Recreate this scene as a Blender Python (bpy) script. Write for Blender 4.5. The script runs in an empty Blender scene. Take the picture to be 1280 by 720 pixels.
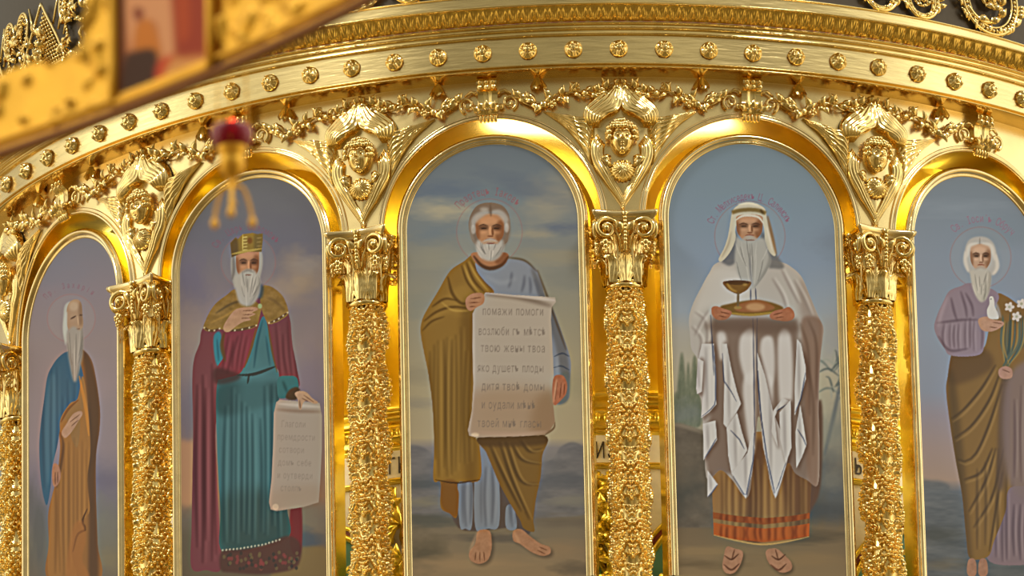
import bpy, math, random
import numpy as np
from mathutils import Matrix, Vector
random.seed(7)
rng = np.random.default_rng(11)
S = 3.0; ZC = 1.6                     # metres per drum radius, eye height
PI = math.pi
COL_TH = [-1.152, -0.7455, -0.3391, 0.0674, 0.4738, 0.8803]
BAY_TH = [-0.9488, -0.5423, -0.1359, 0.2706, 0.6771]
RP = .966 * S                         # front of the arcade wall
RI = .95558 * S                       # plane of the icons
HW = .12867 * S; ZT = 4.11453 * S + ZC
ARC_Z = 3.987 * S + ZC; ARC_R = .1635 * S
ICON_Z0 = 11.9
def Z(z): return z * S + ZC
scene = bpy.context.scene
COLL = scene.collection

# ------------------------------------------------------------------ materials
def srgb(c):
    c = np.asarray(c, float) / 255.
    return np.where(c <= .04045, c / 12.92, ((c + .055) / 1.055) ** 2.4)
def mat(name):
    m = bpy.data.materials.new(name); m.use_nodes = True
    nt = m.node_tree; b = nt.nodes['Principled BSDF']
    return m, nt, b
def noise_bump(nt, b, scale, strength, dist=.002, detail=3, stretch=None):
    tc = nt.nodes.new('ShaderNodeTexCoord'); n = nt.nodes.new('ShaderNodeTexNoise')
    n.inputs['Scale'].default_value = scale; n.inputs['Detail'].default_value = detail
    if stretch:
        mp = nt.nodes.new('ShaderNodeMapping'); mp.inputs['Scale'].default_value = stretch
        nt.links.new(tc.outputs['Object'], mp.inputs['Vector']); nt.links.new(mp.outputs[0], n.inputs['Vector'])
    else: nt.links.new(tc.outputs['Object'], n.inputs['Vector'])
    bp = nt.nodes.new('ShaderNodeBump'); bp.inputs['Strength'].default_value = strength; bp.inputs['Distance'].default_value = dist
    nt.links.new(n.outputs['Fac'], bp.inputs['Height']); nt.links.new(bp.outputs[0], b.inputs['Normal'])
    return n
def gold(name, col, rough, bscale=9, bstr=.25, bdist=.004, stretch=None, var=.12):
    m, nt, b = mat(name)
    b.inputs['Metallic'].default_value = 1
    b.inputs['Roughness'].default_value = rough
    n = noise_bump(nt, b, bscale, bstr, bdist, 3, stretch)
    r = nt.nodes.new('ShaderNodeValToRGB')
    c = np.array(col); lo = c * (1 - var)
    r.color_ramp.elements[0].color = (*lo, 1); r.color_ramp.elements[1].color = (*c, 1)
    r.color_ramp.elements[0].position = .35; r.color_ramp.elements[1].position = .65
    nt.links.new(n.outputs['Fac'], r.inputs['Fac']); nt.links.new(r.outputs[0], b.inputs['Base Color'])
    return m
G_PLATE = gold('gilded plate', (.86, .665, .30), .25, 5, .2, .01)
G_BRUSH = gold('brushed gilding', (.83, .645, .29), .22, 7, .25, .006, (1, 1, 9))
G_POL = gold('polished gilding', (.90, .67, .26), .13, 14, .08, .002)
G_ORN = gold('gilded carving', (.93, .69, .27), .13, 40, .08, .002)
G_FRAME = gold('gilded frame', (.89, .69, .34), .15, 14, .03, .001)
G_SIDE = gold('gilded side', (.86, .66, .10), .20, 10, .05, .003)
G_INNER = gold('inner gilding', (.88, .69, .12), .28, 5, .10, .006)
G_FORE = gold('lattice gilding', (.76, .41, .05), .45, 12, .4, .01)
G_LEAF = gold('acanthus gilding', (.80, .53, .13), .22, 40, .15, .003)
def plain(name, col, rough=.6, metallic=0, bscale=30, bstr=.1):
    m, nt, b = mat(name)
    b.inputs['Roughness'].default_value = rough; b.inputs['Metallic'].default_value = metallic
    n = noise_bump(nt, b, bscale, bstr)
    r = nt.nodes.new('ShaderNodeValToRGB'); c = srgb(col)
    r.color_ramp.elements[0].color = (*(c * .85), 1); r.color_ramp.elements[1].color = (*np.minimum(c * 1.1, 1), 1)
    nt.links.new(n.outputs['Fac'], r.inputs['Fac']); nt.links.new(r.outputs[0], b.inputs['Base Color'])
    return m
M_SLATE = plain('dull grey ground', (74, 64, 50), .4, .6)
M_WHITE = plain('white enamel', (235, 222, 190), .5)
M_INK = plain('dark lettering', (60, 45, 30), .6)
M_TEAL = plain('teal enamel', (90, 150, 135), .5)
M_WINE = plain('wine red enamel', (120, 30, 20), .4)
M_STONE = plain('pale stone', (170, 150, 120), .6)
def paint_mat():
    m, nt, b = mat('oil paint')
    a = nt.nodes.new('ShaderNodeVertexColor'); a.layer_name = 'paint'
    n = noise_bump(nt, b, 160, .05, .001)
    nt.links.new(a.outputs['Color'], b.inputs['Base Color'])
    b.inputs['Roughness'].default_value = .5; b.inputs['Specular IOR Level'].default_value = .12
    return m
M_PAINT = paint_mat()
mg, nt, b = mat('ruby glass')
b.inputs['Base Color'].default_value = (.22, .002, .012, 1); b.inputs['Roughness'].default_value = .35; b.inputs['Specular IOR Level'].default_value = .15
b.inputs['Transmission Weight'].default_value = 0.05; b.inputs['IOR'].default_value = 1.45
noise_bump(nt, b, 20, .05)
M_RUBY = mg
mf, nt, b = mat('oil flame')
b.inputs['Base Color'].default_value = (1, .1, .02, 1)
b.inputs['Emission Color'].default_value = (1, .03, .012, 1); b.inputs['Emission Strength'].default_value = 9
noise_bump(nt, b, 20, .05)
M_FLAME = mf

# ------------------------------------------------------------------ mesh builder
class MB:
    def __init__(s): s.V = []; s.Q = []; s.n = 0; s.P = []
    def raw(s, v, q):
        v = np.asarray(v, float).reshape(-1, 3); q = np.asarray(q, int).reshape(-1, 4)
        s.V.append(v); s.Q.append(q + s.n); s.n += len(v)
    def grid(s, P, cu=False, cv=False, mask=None):
        P = np.asarray(P, float); n, m = P.shape[:2]
        idx = np.arange(n * m).reshape(n, m)
        if cu: idx = np.vstack([idx, idx[:1]])
        if cv: idx = np.hstack([idx, idx[:, :1]])
        q = np.stack([idx[:-1, :-1], idx[:-1, 1:], idx[1:, 1:], idx[1:, :-1]], -1)
        if mask is not None: q = q[mask]
        s.raw(P.reshape(-1, 3), q.reshape(-1, 4))
    def ell(s, c, r, R=None, nu=12, nv=8):
        u = np.linspace(0, 2 * PI, nu, endpoint=False)[:, None]; v = np.linspace(.02, PI - .02, nv)[None]
        P = np.stack([np.cos(u) * np.sin(v) * r[0], np.sin(u) * np.sin(v) * r[1], np.cos(v) * r[2] + 0 * u], -1)
        if R is not None: P = P @ np.asarray(R).T
        s.grid(P + np.asarray(c), cu=True)
    def tube(s, pts, r, n=8, cap=True, flat=1.0, closed=False):
        p = np.asarray(pts, float); r = np.broadcast_to(np.asarray(r, float), (len(p),)).copy()
        if cap and not closed:
            p = np.vstack([p[:1], p, p[-1:]]); r = np.r_[1e-5, r, 1e-5]
        if closed: t = np.roll(p, -1, 0) - np.roll(p, 1, 0)
        else:
            t = np.gradient(p, axis=0)
            if cap: t[0] = t[1]; t[-1] = t[-2]
        t /= np.linalg.norm(t, axis=1, keepdims=True) + 1e-12
        a = np.array([0, -1., 0]) if abs(t[0] @ [0, 1, 0]) < .9 else np.array([0, 0, 1.])
        N = []
        for k in range(len(p)):
            a = a - t[k] * (a @ t[k]); a /= np.linalg.norm(a) + 1e-12; N.append(a)
        N = np.array(N); B = np.cross(t, N)
        th = np.linspace(0, 2 * PI, n, endpoint=False)
        P = p[:, None] + r[:, None, None] * (np.cos(th)[None, :, None] * N[:, None] * flat + np.sin(th)[None, :, None] * B[:, None])
        s.grid(P, cu=closed, cv=True)
    def lathe(s, prof, n=32, a0=0, a1=2 * PI, c=(0, 0, 0)):
        prof = np.asarray(prof, float); closed = abs(a1 - a0 - 2 * PI) < 1e-6
        th = np.linspace(a0, a1, n, endpoint=not closed)[:, None]
        P = np.stack([prof[None, :, 0] * np.sin(th), -prof[None, :, 0] * np.cos(th), prof[None, :, 1] + 0 * th], -1)
        s.grid(P + np.asarray(c), cu=closed)
    def leaf(s, p, d, nrm, L, W, curl=.3, fold=.35, nu=7, nv=5):
        p, d, nrm = [np.asarray(q, float) for q in (p, d, nrm)]
        d = d / np.linalg.norm(d); nrm = nrm - d * (nrm @ d); nrm /= np.linalg.norm(nrm); sd = np.cross(d, nrm)
        u = np.linspace(0, 1, nu)[:, None]; v = np.linspace(-1, 1, nv)[None]
        w = W * np.sin(PI * np.clip(u, .02, .985) ** .8)
        up = L * curl * np.sin(PI * u * .9) + W * fold * (1 - v ** 2)
        P = p + (u * L)[..., None] * d + (v * w)[..., None] * sd + up[..., None] * nrm
        s.grid(P)
        lo = P - nrm * (W * .22)                                   # underside and rim
        s.grid(lo); s.grid(np.stack([P[:, 0], lo[:, 0]])); s.grid(np.stack([P[:, -1], lo[:, -1]]))
    def box(s, c, h, R=None):
        v = np.array([[x, y, z] for x in (-1, 1) for y in (-1, 1) for z in (-1, 1)], float) * np.asarray(h)
        if R is not None: v = v @ np.asarray(R).T
        q = [[0, 1, 3, 2], [4, 6, 7, 5], [0, 4, 5, 1], [2, 3, 7, 6], [0, 2, 6, 4], [1, 5, 7, 3]]
        v = v + np.asarray(c)
        s.raw(np.concatenate([v[k] for k in q]), np.arange(24).reshape(6, 4))
    def mesh(s, name):
        V = np.concatenate(s.V).astype(np.float32); Q = np.concatenate(s.Q).astype(np.int32)
        me = bpy.data.meshes.new(name)
        me.vertices.add(len(V)); me.vertices.foreach_set('co', V.ravel())
        me.loops.add(Q.size); me.loops.foreach_set('vertex_index', Q.ravel())
        me.polygons.add(len(Q)); me.polygons.foreach_set('loop_start', np.arange(0, Q.size, 4, dtype=np.int32))
        me.polygons.foreach_set('loop_total', np.full(len(Q), 4, dtype=np.int32))
        me.polygons.foreach_set('use_smooth', np.ones(len(Q), dtype=bool))
        me.update(calc_edges=True)
        return me
    def build(s, name, m, parent=None, smooth=True, bev=None):
        me = s.mesh(name); me.materials.append(m)
        if not smooth: me.polygons.foreach_set('use_smooth', np.zeros(len(me.polygons), dtype=bool))
        o = bpy.data.objects.new(name, me); COLL.objects.link(o)
        if parent: o.parent = parent
        return o
def tag(o, label=None, cat=None, group=None, kind=None):
    for k, v in (('label', label), ('category', cat), ('group', group), ('kind', kind)):
        if v: o[k] = v
    return o
def empty(name, loc=(0, 0, 0), rz=0, **kw):
    o = bpy.data.objects.new(name, None); o.empty_display_size = .1; COLL.objects.link(o)
    o.location = loc; o.rotation_euler = (0, 0, rz)
    return tag(o, **kw)
def copy_tree(o, parent=None):
    c = o.copy(); COLL.objects.link(c); c.parent = parent
    for ch in list(o.children): copy_tree(ch, c)
    return c
def on_drum(th, r, z): return (r * math.sin(th), -r * math.cos(th), z)
def bend(x, n, z, r0=RP):
    x, n, z = np.broadcast_arrays(np.asarray(x, float), np.asarray(n, float), np.asarray(z, float))
    return np.stack([(r0 + n) * np.sin(x / r0), r0 - (r0 + n) * np.cos(x / r0), z], -1)
def cr(pts, n=8, closed=False):
    """Catmull-Rom through pts"""
    p = np.asarray(pts, float)
    if closed: p = np.vstack([p[-1:], p, p[:2]])
    else: p = np.vstack([2 * p[0] - p[1], p, 2 * p[-1] - p[-2]])
    t = np.linspace(0, 1, n, endpoint=False)[:, None]; out = []
    for k in range(1, len(p) - 2):
        a, b_, c, d = p[k - 1:k + 3]
        out.append(.5 * ((2 * b_) + (c - a) * t + (2 * a - 5 * b_ + 4 * c - d) * t ** 2 + (3 * b_ - a - 3 * c + d) * t ** 3))
    out = np.vstack(out)
    if not closed: out = np.vstack([out, p[-2:-1]])
    return out
def resample(pts, n):
    p = np.asarray(pts, float); L = np.r_[0, np.cumsum(np.linalg.norm(np.diff(p, axis=0), axis=1))]
    t = np.linspace(0, L[-1], n); return np.stack([np.interp(t, L, p[:, k]) for k in range(p.shape[1])], -1)

# ------------------------------------------------------------------ lettering outlines from the built-in font
_glyph = {}
def glyph_tris(ch):
    if ch not in _glyph:
        cu = bpy.data.curves.new('g', 'FONT'); cu.body = ch; cu.resolution_u = 3
        o = bpy.data.objects.new('g', cu); COLL.objects.link(o)
        bpy.context.view_layer.update()
        dg = bpy.context.evaluated_depsgraph_get(); me = o.evaluated_get(dg).to_mesh()
        me.calc_loop_triangles()
        v = np.array([q.co[:2] for q in me.vertices]).reshape(-1, 2)
        t = np.array([list(q.vertices) for q in me.loop_triangles]).reshape(-1, 3)
        _glyph[ch] = (v, t)
        o.evaluated_get(dg).to_mesh_clear(); bpy.data.objects.remove(o); bpy.data.curves.remove(cu)
    return _glyph[ch]

# ------------------------------------------------------------------ a small oil painter (draws one icon as a colour field)
class Painter:
    def __init__(s, x0, y0, x1, y1, sc=1.5):
        s.x0, s.y0, s.sc = x0, y0, sc
        s.w, s.h = int((x1 - x0) * sc), int((y1 - y0) * sc)
        s.img = np.zeros((s.h, s.w, 3)); s.r = np.random.default_rng(5)
        s.Y = y0 + (np.arange(s.h) + .5) / sc; s.X = x0 + (np.arange(s.w) + .5) / sc
    def vgrad(s, stops):
        ys = [q[0] for q in stops]; cs = np.array([q[1] for q in stops], float)
        for k in range(3): s.img[:, :, k] = np.interp(s.Y, ys, cs[:, k])[:, None]
    def noise(s, fx, fy, seed):
        r = np.random.default_rng(seed); gx, gy = int(s.w / s.sc / fx) + 3, int(s.h / s.sc / fy) + 3
        g = r.random((gy, gx)); ty = (s.Y - s.y0) / fy; tx = (s.X - s.x0) / fx
        iy, ix = ty.astype(int), tx.astype(int); fy_, fx_ = ty - iy, tx - ix
        fy_ = fy_ * fy_ * (3 - 2 * fy_); fx_ = fx_ * fx_ * (3 - 2 * fx_)
        a = g[iy][:, ix] * (1 - fx_) + g[iy][:, ix + 1] * fx_; b_ = g[iy + 1][:, ix] * (1 - fx_) + g[iy + 1][:, ix + 1] * fx_
        return a * (1 - fy_)[:, None] + b_ * fy_[:, None]
    def fbm(s, fx, fy, seed): return .5 * s.noise(fx, fy, seed) + .3 * s.noise(fx / 2, fy / 2, seed + 1) + .2 * s.noise(fx / 4.3, fy / 4.3, seed + 2)
    def blend(s, m, col, sl=None):
        im = s.img if sl is None else s.img[sl]
        im += (np.asarray(col, float) - im) * m[..., None]
    def cloud(s, c, rx, ry, col, a=.6, seed=1, ang=0):
        dx, dy = s.X[None] - c[0], s.Y[:, None] - c[1]
        ca, sa = math.cos(ang), math.sin(ang); X, Y = dx * ca + dy * sa, -dx * sa + dy * ca
        d = np.sqrt((X / rx) ** 2 + (Y / ry) ** 2) + (s.fbm(rx * .8, ry * .8, seed) - .5) * 1.1
        s.blend(np.clip(1.25 - d, 0, 1) * a, col)
    def _fill(s, p):
        p = (np.asarray(p, float) - [s.x0, s.y0]) * s.sc
        m = np.zeros((s.h, s.w)); y0, y1 = max(0, int(p[:, 1].min())), min(s.h, int(p[:, 1].max()) + 2)
        q = np.roll(p, -1, 0)
        for sub in (.25, .75):
            for y in range(y0, y1):
                yy = y + sub; c = (p[:, 1] <= yy) != (q[:, 1] <= yy)
                if not c.any(): continue
                xs = np.sort(p[c, 0] + (yy - p[c, 1]) / (q[c, 1] - p[c, 1]) * (q[c, 0] - p[c, 0]))
                for a, b_ in zip(xs[::2], xs[1::2]):
                    a = min(max(a, 0), s.w); b_ = min(max(b_, 0), s.w)
                    if b_ <= a: continue
                    ia, ib = int(a), int(b_)
                    if ia == ib: m[y, min(ia, s.w - 1)] += .5 * (b_ - a)
                    else:
                        m[y, ia] += .5 * (ia + 1 - a); m[y, ia + 1:ib] += .5
                        if ib < s.w: m[y, ib] += .5 * (b_ - ib)
        return np.minimum(m, 1)
    def blur(s, m, r):
        k = int(round(r * s.sc))
        if k < 1: return m
        for ax in (0, 1):
            for _ in range(2):
                pad = [(k + 1, k) if a == ax else (0, 0) for a in (0, 1)]
                c = np.cumsum(np.pad(m, pad, mode='edge'), axis=ax); n = 2 * k + 1
                m = (np.take(c, range(n, c.shape[ax]), ax) - np.take(c, range(0, c.shape[ax] - n), ax)) / n
        return m
    def poly(s, pts, col=None, soft=.5, a=1., smooth=True, clip=None):
        if smooth: pts = cr(pts, 6, closed=True)
        m = s._fill(pts); m0 = m
        if soft >= .67: m = s.blur(m, soft)
        if clip is not None: m = m * clip
        if col is not None: s.blend(m * a, col)
        return m0
    def line(s, pts, w, col, soft=.5, a=1., clip=None, taper=True, smooth=True):
        p = resample(cr(pts, 6) if smooth and len(pts) > 2 else pts, 14)
        t = np.gradient(p, axis=0); t /= np.linalg.norm(t, axis=1, keepdims=True) + 1e-9; n = np.stack([-t[:, 1], t[:, 0]], -1)
        ww = (w / 2) * (np.sin(np.linspace(.15, PI - .15, 14)) ** .6 if taper else np.ones(14))[:, None]
        m = s._fill(np.vstack([p + n * ww, (p - n * ww)[::-1]]))
        if soft >= .67: m = s.blur(m, soft)
        if clip is not None: m = m * clip
        s.blend(m * a, col)
    def ell(s, c, rx, ry, col, soft=.5, a=1., ang=0, clip=None):
        t = np.linspace(0, 2 * PI, 28, endpoint=False); x, y = rx * np.cos(t), ry * np.sin(t)
        ca, sa = math.cos(ang), math.sin(ang)
        return s.poly(np.stack([c[0] + x * ca - y * sa, c[1] + x * sa + y * ca], -1), col, soft, a, False, clip)
    def folds(s, clip, x0, x1, y0, y1, n, dark, light, seed, lean=0, w=3.0, a=.55, fan=1.0):
        """long drapery folds inside a garment"""
        r = np.random.default_rng(seed); cx = (x0 + x1) / 2
        for k in range(n):
            x = x0 + (x1 - x0) * (k + .5 + r.uniform(-.25, .25)) / n; ya = y0 + r.uniform(0, .25) * (y1 - y0); yb = y1 - r.uniform(0, .12) * (y1 - y0)
            xe = cx + (x - cx) * fan + lean
            pt = [(x, ya), ((x + xe) / 2 + r.uniform(-2, 2), (ya + yb) / 2), (xe, yb)]
            s.line(pt, w * r.uniform(.8, 1.5), dark, 1, a, clip)
            s.line([(q[0] + w * 1.1, q[1]) for q in pt], w * .8, light, 1, a * .8, clip)
    def mottle(s, clip, amt, fx, fy, seed):
        s.img += ((s.fbm(fx, fy, seed) - .5) * 2 * amt * clip)[..., None] * np.array([1, .9, .8])
    def text(s, txt, x, y, h, col, a=.6, sx=.6, rot=0):
        """upright letters; y is the base line, h the cap height"""
        ca, sa = math.cos(rot), math.sin(rot); pen = 0
        for ch in txt:
            if ch == ' ': pen += h * sx * .55; continue
            v, t = glyph_tris(ch)
            if not len(v): continue
            k = h / .73; wv = (v[:, 0].max()) * k * sx
            m = np.zeros((s.h, s.w))
            px = (v[:, 0] * k * sx + pen); py = -v[:, 1] * k
            P = np.stack([x + px * ca - py * sa, y + px * sa + py * ca], -1)
            for tri in t: m += s._fill(P[tri])
            s.blend(np.minimum(m, 1) * a, col); pen += wv + h * sx * .16
        return pen
    def arc_text(s, txt, c, R, a0, a1, h, col, a=.6, sx=.62):
        n = len(txt)
        for k, ch in enumerate(txt):
            if ch == ' ': continue
            t = math.radians(a0 + (a1 - a0) * (k + .5) / n)
            x, y = c[0] + R * math.sin(t), c[1] - R * math.cos(t)
            v, _ = glyph_tris(ch); w = (v[:, 0].max() if len(v) else .5) * h / .73 * sx
            s.text(ch, x - w / 2 * math.cos(t), y - w / 2 * math.sin(t), h, col, a, sx, t)
    def halo(s, c, r):
        t = np.linspace(0, 2 * PI, 60, endpoint=False)
        o = s._fill(np.stack([c[0] + (r + .7) * np.cos(t), c[1] + (r + .7) * np.sin(t)], -1)) - s._fill(np.stack([c[0] + (r - .7) * np.cos(t), c[1] + (r - .7) * np.sin(t)], -1))
        s.blend(np.clip(o, 0, 1) * .3, (150, 95, 95))
        s.blend(s.blur(s._fill(np.stack([c[0] + r * np.cos(t), c[1] + r * np.sin(t)], -1)), 2) * .10, (185, 180, 160))
    def face(s, c, w, h, skin, turn=0., hair=(150, 145, 138), beardless=False):
        """bearded face seen from the front; c = centre, w/h half sizes"""
        x, y = c; sh = tuple(np.array(skin) * (.70, .60, .52)); dk = (78, 50, 34); lt = tuple(np.minimum(np.array(skin) * 1.14, 255))
        m = s.poly([(x - w, y - h * .55), (x - w * .9, y - h * .95), (x, y - h * 1.1), (x + w * .9, y - h * .95), (x + w, y - h * .5), (x + w * .93, y + h * .35), (x + w * .5, y + h * .95), (x, y + h * 1.15), (x - w * .5, y + h * .95), (x - w * .93, y + h * .35)], skin)
        s.ell((x + w * .75, y + h * .15), w * .38, h * .8, sh, 1.2, .65, clip=m); s.ell((x - w * .95, y + h * .2), w * .28, h * .7, sh, 1, .6, clip=m)
        s.ell((x - w * .1, y - h * .65), w * .6, h * .25, lt, 1.3, .6, clip=m)
        e = x + turn * w
        for q in (-1, 1):
            s.ell((e + q * w * .45, y - h * .16), w * .34, h * .17, dk, 1, .62, clip=m)
            s.line([(e + q * w * .14, y - h * .27), (e + q * w * .48, y - h * .36), (e + q * w * .82, y - h * .25)], 1.5, (88, 60, 44), .5, .75, clip=m)
            s.line([(e + q * w * .25, y - h * .10), (e + q * w * .62, y - h * .10)], 1.3, (52, 34, 26), .5, .8, smooth=False)
            s.ell((e + q * w * .45, y + h * .16), w * .25, h * .12, lt, 1, .55, clip=m)
        s.line([(e, y - h * .25), (e, y + h * .32)], w * .2, lt, .5, .8, smooth=False)
        s.line([(e + w * .14, y - h * .15), (e + w * .2, y + h * .36)], w * .17, sh, .5, .75, smooth=False)
        s.line([(e - w * .2, y + h * .4), (e + w * .22, y + h * .4)], 1.3, (110, 62, 42), .5, .8, smooth=False)
        s.line([(e - w * .35, y + h * .62), (e, y + h * .58), (e + w * .35, y + h * .62)], 1.7, (128, 68, 52), .5, .8)
        return m
    def beard(s, pts, col, seed=3):
        col = tuple(np.array(col) * (.93, .92, .90)); m = s.poly(pts, col, 1.0); p = np.asarray(pts); x0, x1, y0, y1 = p[:, 0].min(), p[:, 0].max(), p[:, 1].min(), p[:, 1].max()
        r = np.random.default_rng(seed); cx = (x0 + x1) / 2
        c = np.array(col, float)
        for k in range(16):
            x = r.uniform(x0, x1); ya = r.uniform(y0, (y0 + y1) / 2); yb = ya + (y1 - y0) * r.uniform(.3, .6)
            s.line([(x, ya), (cx + (x - cx) * .8, (ya + yb) / 2), (cx + (x - cx) * .5, yb)], 1.4, c * (.70 if k % 2 else 1.12), .5, .5, m)
        s.line([(x1 - 1, y0), (x1 - 2, (y0 + y1) / 2), (cx + 2, y1)], 4, c * .72, 1.2, .5, m)
        return m
    def hand(s, pts, skin, fingers):
        m = s.poly(pts, skin, .5); sh = tuple(np.array(skin) * (.62, .52, .45))
        s.mottle(m, 10, 5, 5, 3)
        for f in fingers: s.line(f, 1.2, sh, .5, .75)
        return m

# ------------------------------------------------------------------ the five painted icons (traced in photo-sized units, then laid on the panels)
SKIN = (168, 122, 88)
def icon_elder_profile():            # leftmost: blue tunic, ochre cloak
    P = Painter(28, 280, 162, 726, 1.6)
    P.vgrad([(290, (108, 110, 124)), (360, (124, 115, 126)), (430, (134, 120, 122)), (560, (130, 118, 126)), (600, (112, 106, 122)), (640, (104, 102, 108)), (680, (108, 104, 92)), (726, (104, 92, 78))])
    P.cloud((60, 330), 50, 30, (110, 114, 132), .5, 3); P.cloud((120, 480), 40, 24, (142, 124, 128), .5, 4)
    P.cloud((130, 600), 34, 20, (96, 92, 112), .6, 5); P.cloud((130, 650), 30, 30, (112, 112, 100), .6, 6); P.cloud((48, 660), 14, 60, (84, 84, 84), .7, 7); P.cloud((136, 700), 26, 20, (122, 112, 84), .6, 9)
    P.halo((90, 398), 30)
    P.arc_text('Пр. Захарія', (90, 400), 40, -52, 42, 7, (130, 74, 96), .55)
    # ochre cloak behind the right shoulder and down
    ck = P.poly([(98, 436), (108, 440), (116, 452), (121, 474), (126, 512), (125, 540), (121, 570), (121, 620), (123, 680), (125, 724), (62, 724), (62, 680), (61, 644), (66, 620), (72, 596), (76, 560), (74, 530), (84, 512), (98, 500), (102, 470)], (136, 92, 44))
    P.poly([(104, 440), (112, 444), (121, 474), (126, 512), (124, 560), (121, 600), (124, 724), (112, 724), (112, 640), (108, 560), (110, 500)], (84, 58, 36), 1.6, .85, clip=ck)
    tu = P.poly([(74, 447), (66, 458), (60, 472), (56, 500), (52, 530), (50, 560), (52, 600), (56, 624), (60, 631), (64, 610), (66, 585), (72, 560), (78, 530), (90, 520), (104, 512), (106, 480), (103, 460), (96, 440), (84, 440)], (52, 88, 112))
    P.poly([(62, 480), (70, 470), (74, 520), (70, 560), (64, 600), (60, 600), (58, 540)], (74, 110, 130), 2, .6, clip=tu)
    P.folds(tu, 54, 104, 452, 628, 7, (30, 56, 78), (84, 120, 138), 2, w=2.2)
    P.poly([(84, 512), (96, 505), (101, 520), (100, 548), (96, 560), (88, 540)], (48, 92, 118), .6)
    # front fall of the cloak
    fr = P.poly([(76, 526), (88, 505), (98, 498), (104, 470), (110, 500), (114, 560), (110, 600), (113, 638), (104, 650), (96, 660), (90, 690), (96, 724), (63, 724), (63, 660), (66, 622), (76, 594), (82, 580), (78, 552)], (148, 102, 48), .5, .9)
    P.folds(fr, 68, 112, 540, 724, 8, (98, 62, 26), (186, 130, 60), 8, w=2.4)
    P.line([(77, 528), (86, 512), (99, 500)], 3, (112, 72, 30), .5, .8); P.line([(76, 540), (80, 560), (72, 610)], 3.4, (88, 58, 34), .8, .7)
    P.line([(100, 470), (108, 510), (112, 545)], 4, (176, 116, 44), .6, .8)
    P.line([(110, 636), (104, 652), (108, 662), (98, 668), (92, 690)], 3, (84, 50, 22), .6, .8)
    P.poly([(92, 660), (104, 652), (108, 674), (104, 700), (112, 722), (84, 722)], (156, 98, 44), 1, .6, clip=ck)
    P.hand([(80, 546), (78, 540), (84, 530), (92, 518), (101, 514), (104, 518), (98, 528), (92, 538), (84, 547)], (164, 126, 98), [[(88, 528), (101, 518)], [(90, 533), (99, 525)]])
    P.hand([(68, 580), (74, 582), (77, 594), (74, 605), (68, 608), (66, 594)], (150, 106, 80), [[(70, 590), (70, 606)], [(73, 590), (73, 604)]])
    # head, turned to the right
    P.poly([(81, 386), (86, 378), (90, 380), (88, 400), (85, 420), (83, 432), (80, 414)], (160, 158, 152), .8)
    hd = P.poly([(84, 392), (86, 381), (92, 375), (99, 375), (103, 381), (104, 394), (105, 404), (103, 414), (98, 420), (90, 418), (85, 408)], (156, 128, 104))
    P.ell((93, 383), 6, 6, (172, 150, 128), 1.2, .7, clip=hd); P.ell((102, 392), 3, 16, (110, 82, 60), 1, .5, clip=hd)
    P.line([(89, 399), (96, 395)], 2, (84, 54, 38), .6, .8, smooth=False); P.line([(100, 394), (104, 394)], 2, (84, 54, 38), .6, .7, smooth=False)
    P.line([(98, 395), (99, 407)], 1.6, (182, 152, 122), .5, .7, smooth=False); P.line([(95, 412), (101, 411)], 1.8, (96, 58, 44), .6, .7, smooth=False)
    P.line([(84, 390), (82, 410), (84, 428)], 5, (168, 168, 162), .8, .9)
    P.beard([(87, 412), (94, 408), (100, 413), (104, 410), (105, 424), (104, 445), (100, 462), (96, 477), (92, 474), (88, 455), (85, 436), (84, 420)], (158, 150, 144), 4)
    return P

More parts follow.
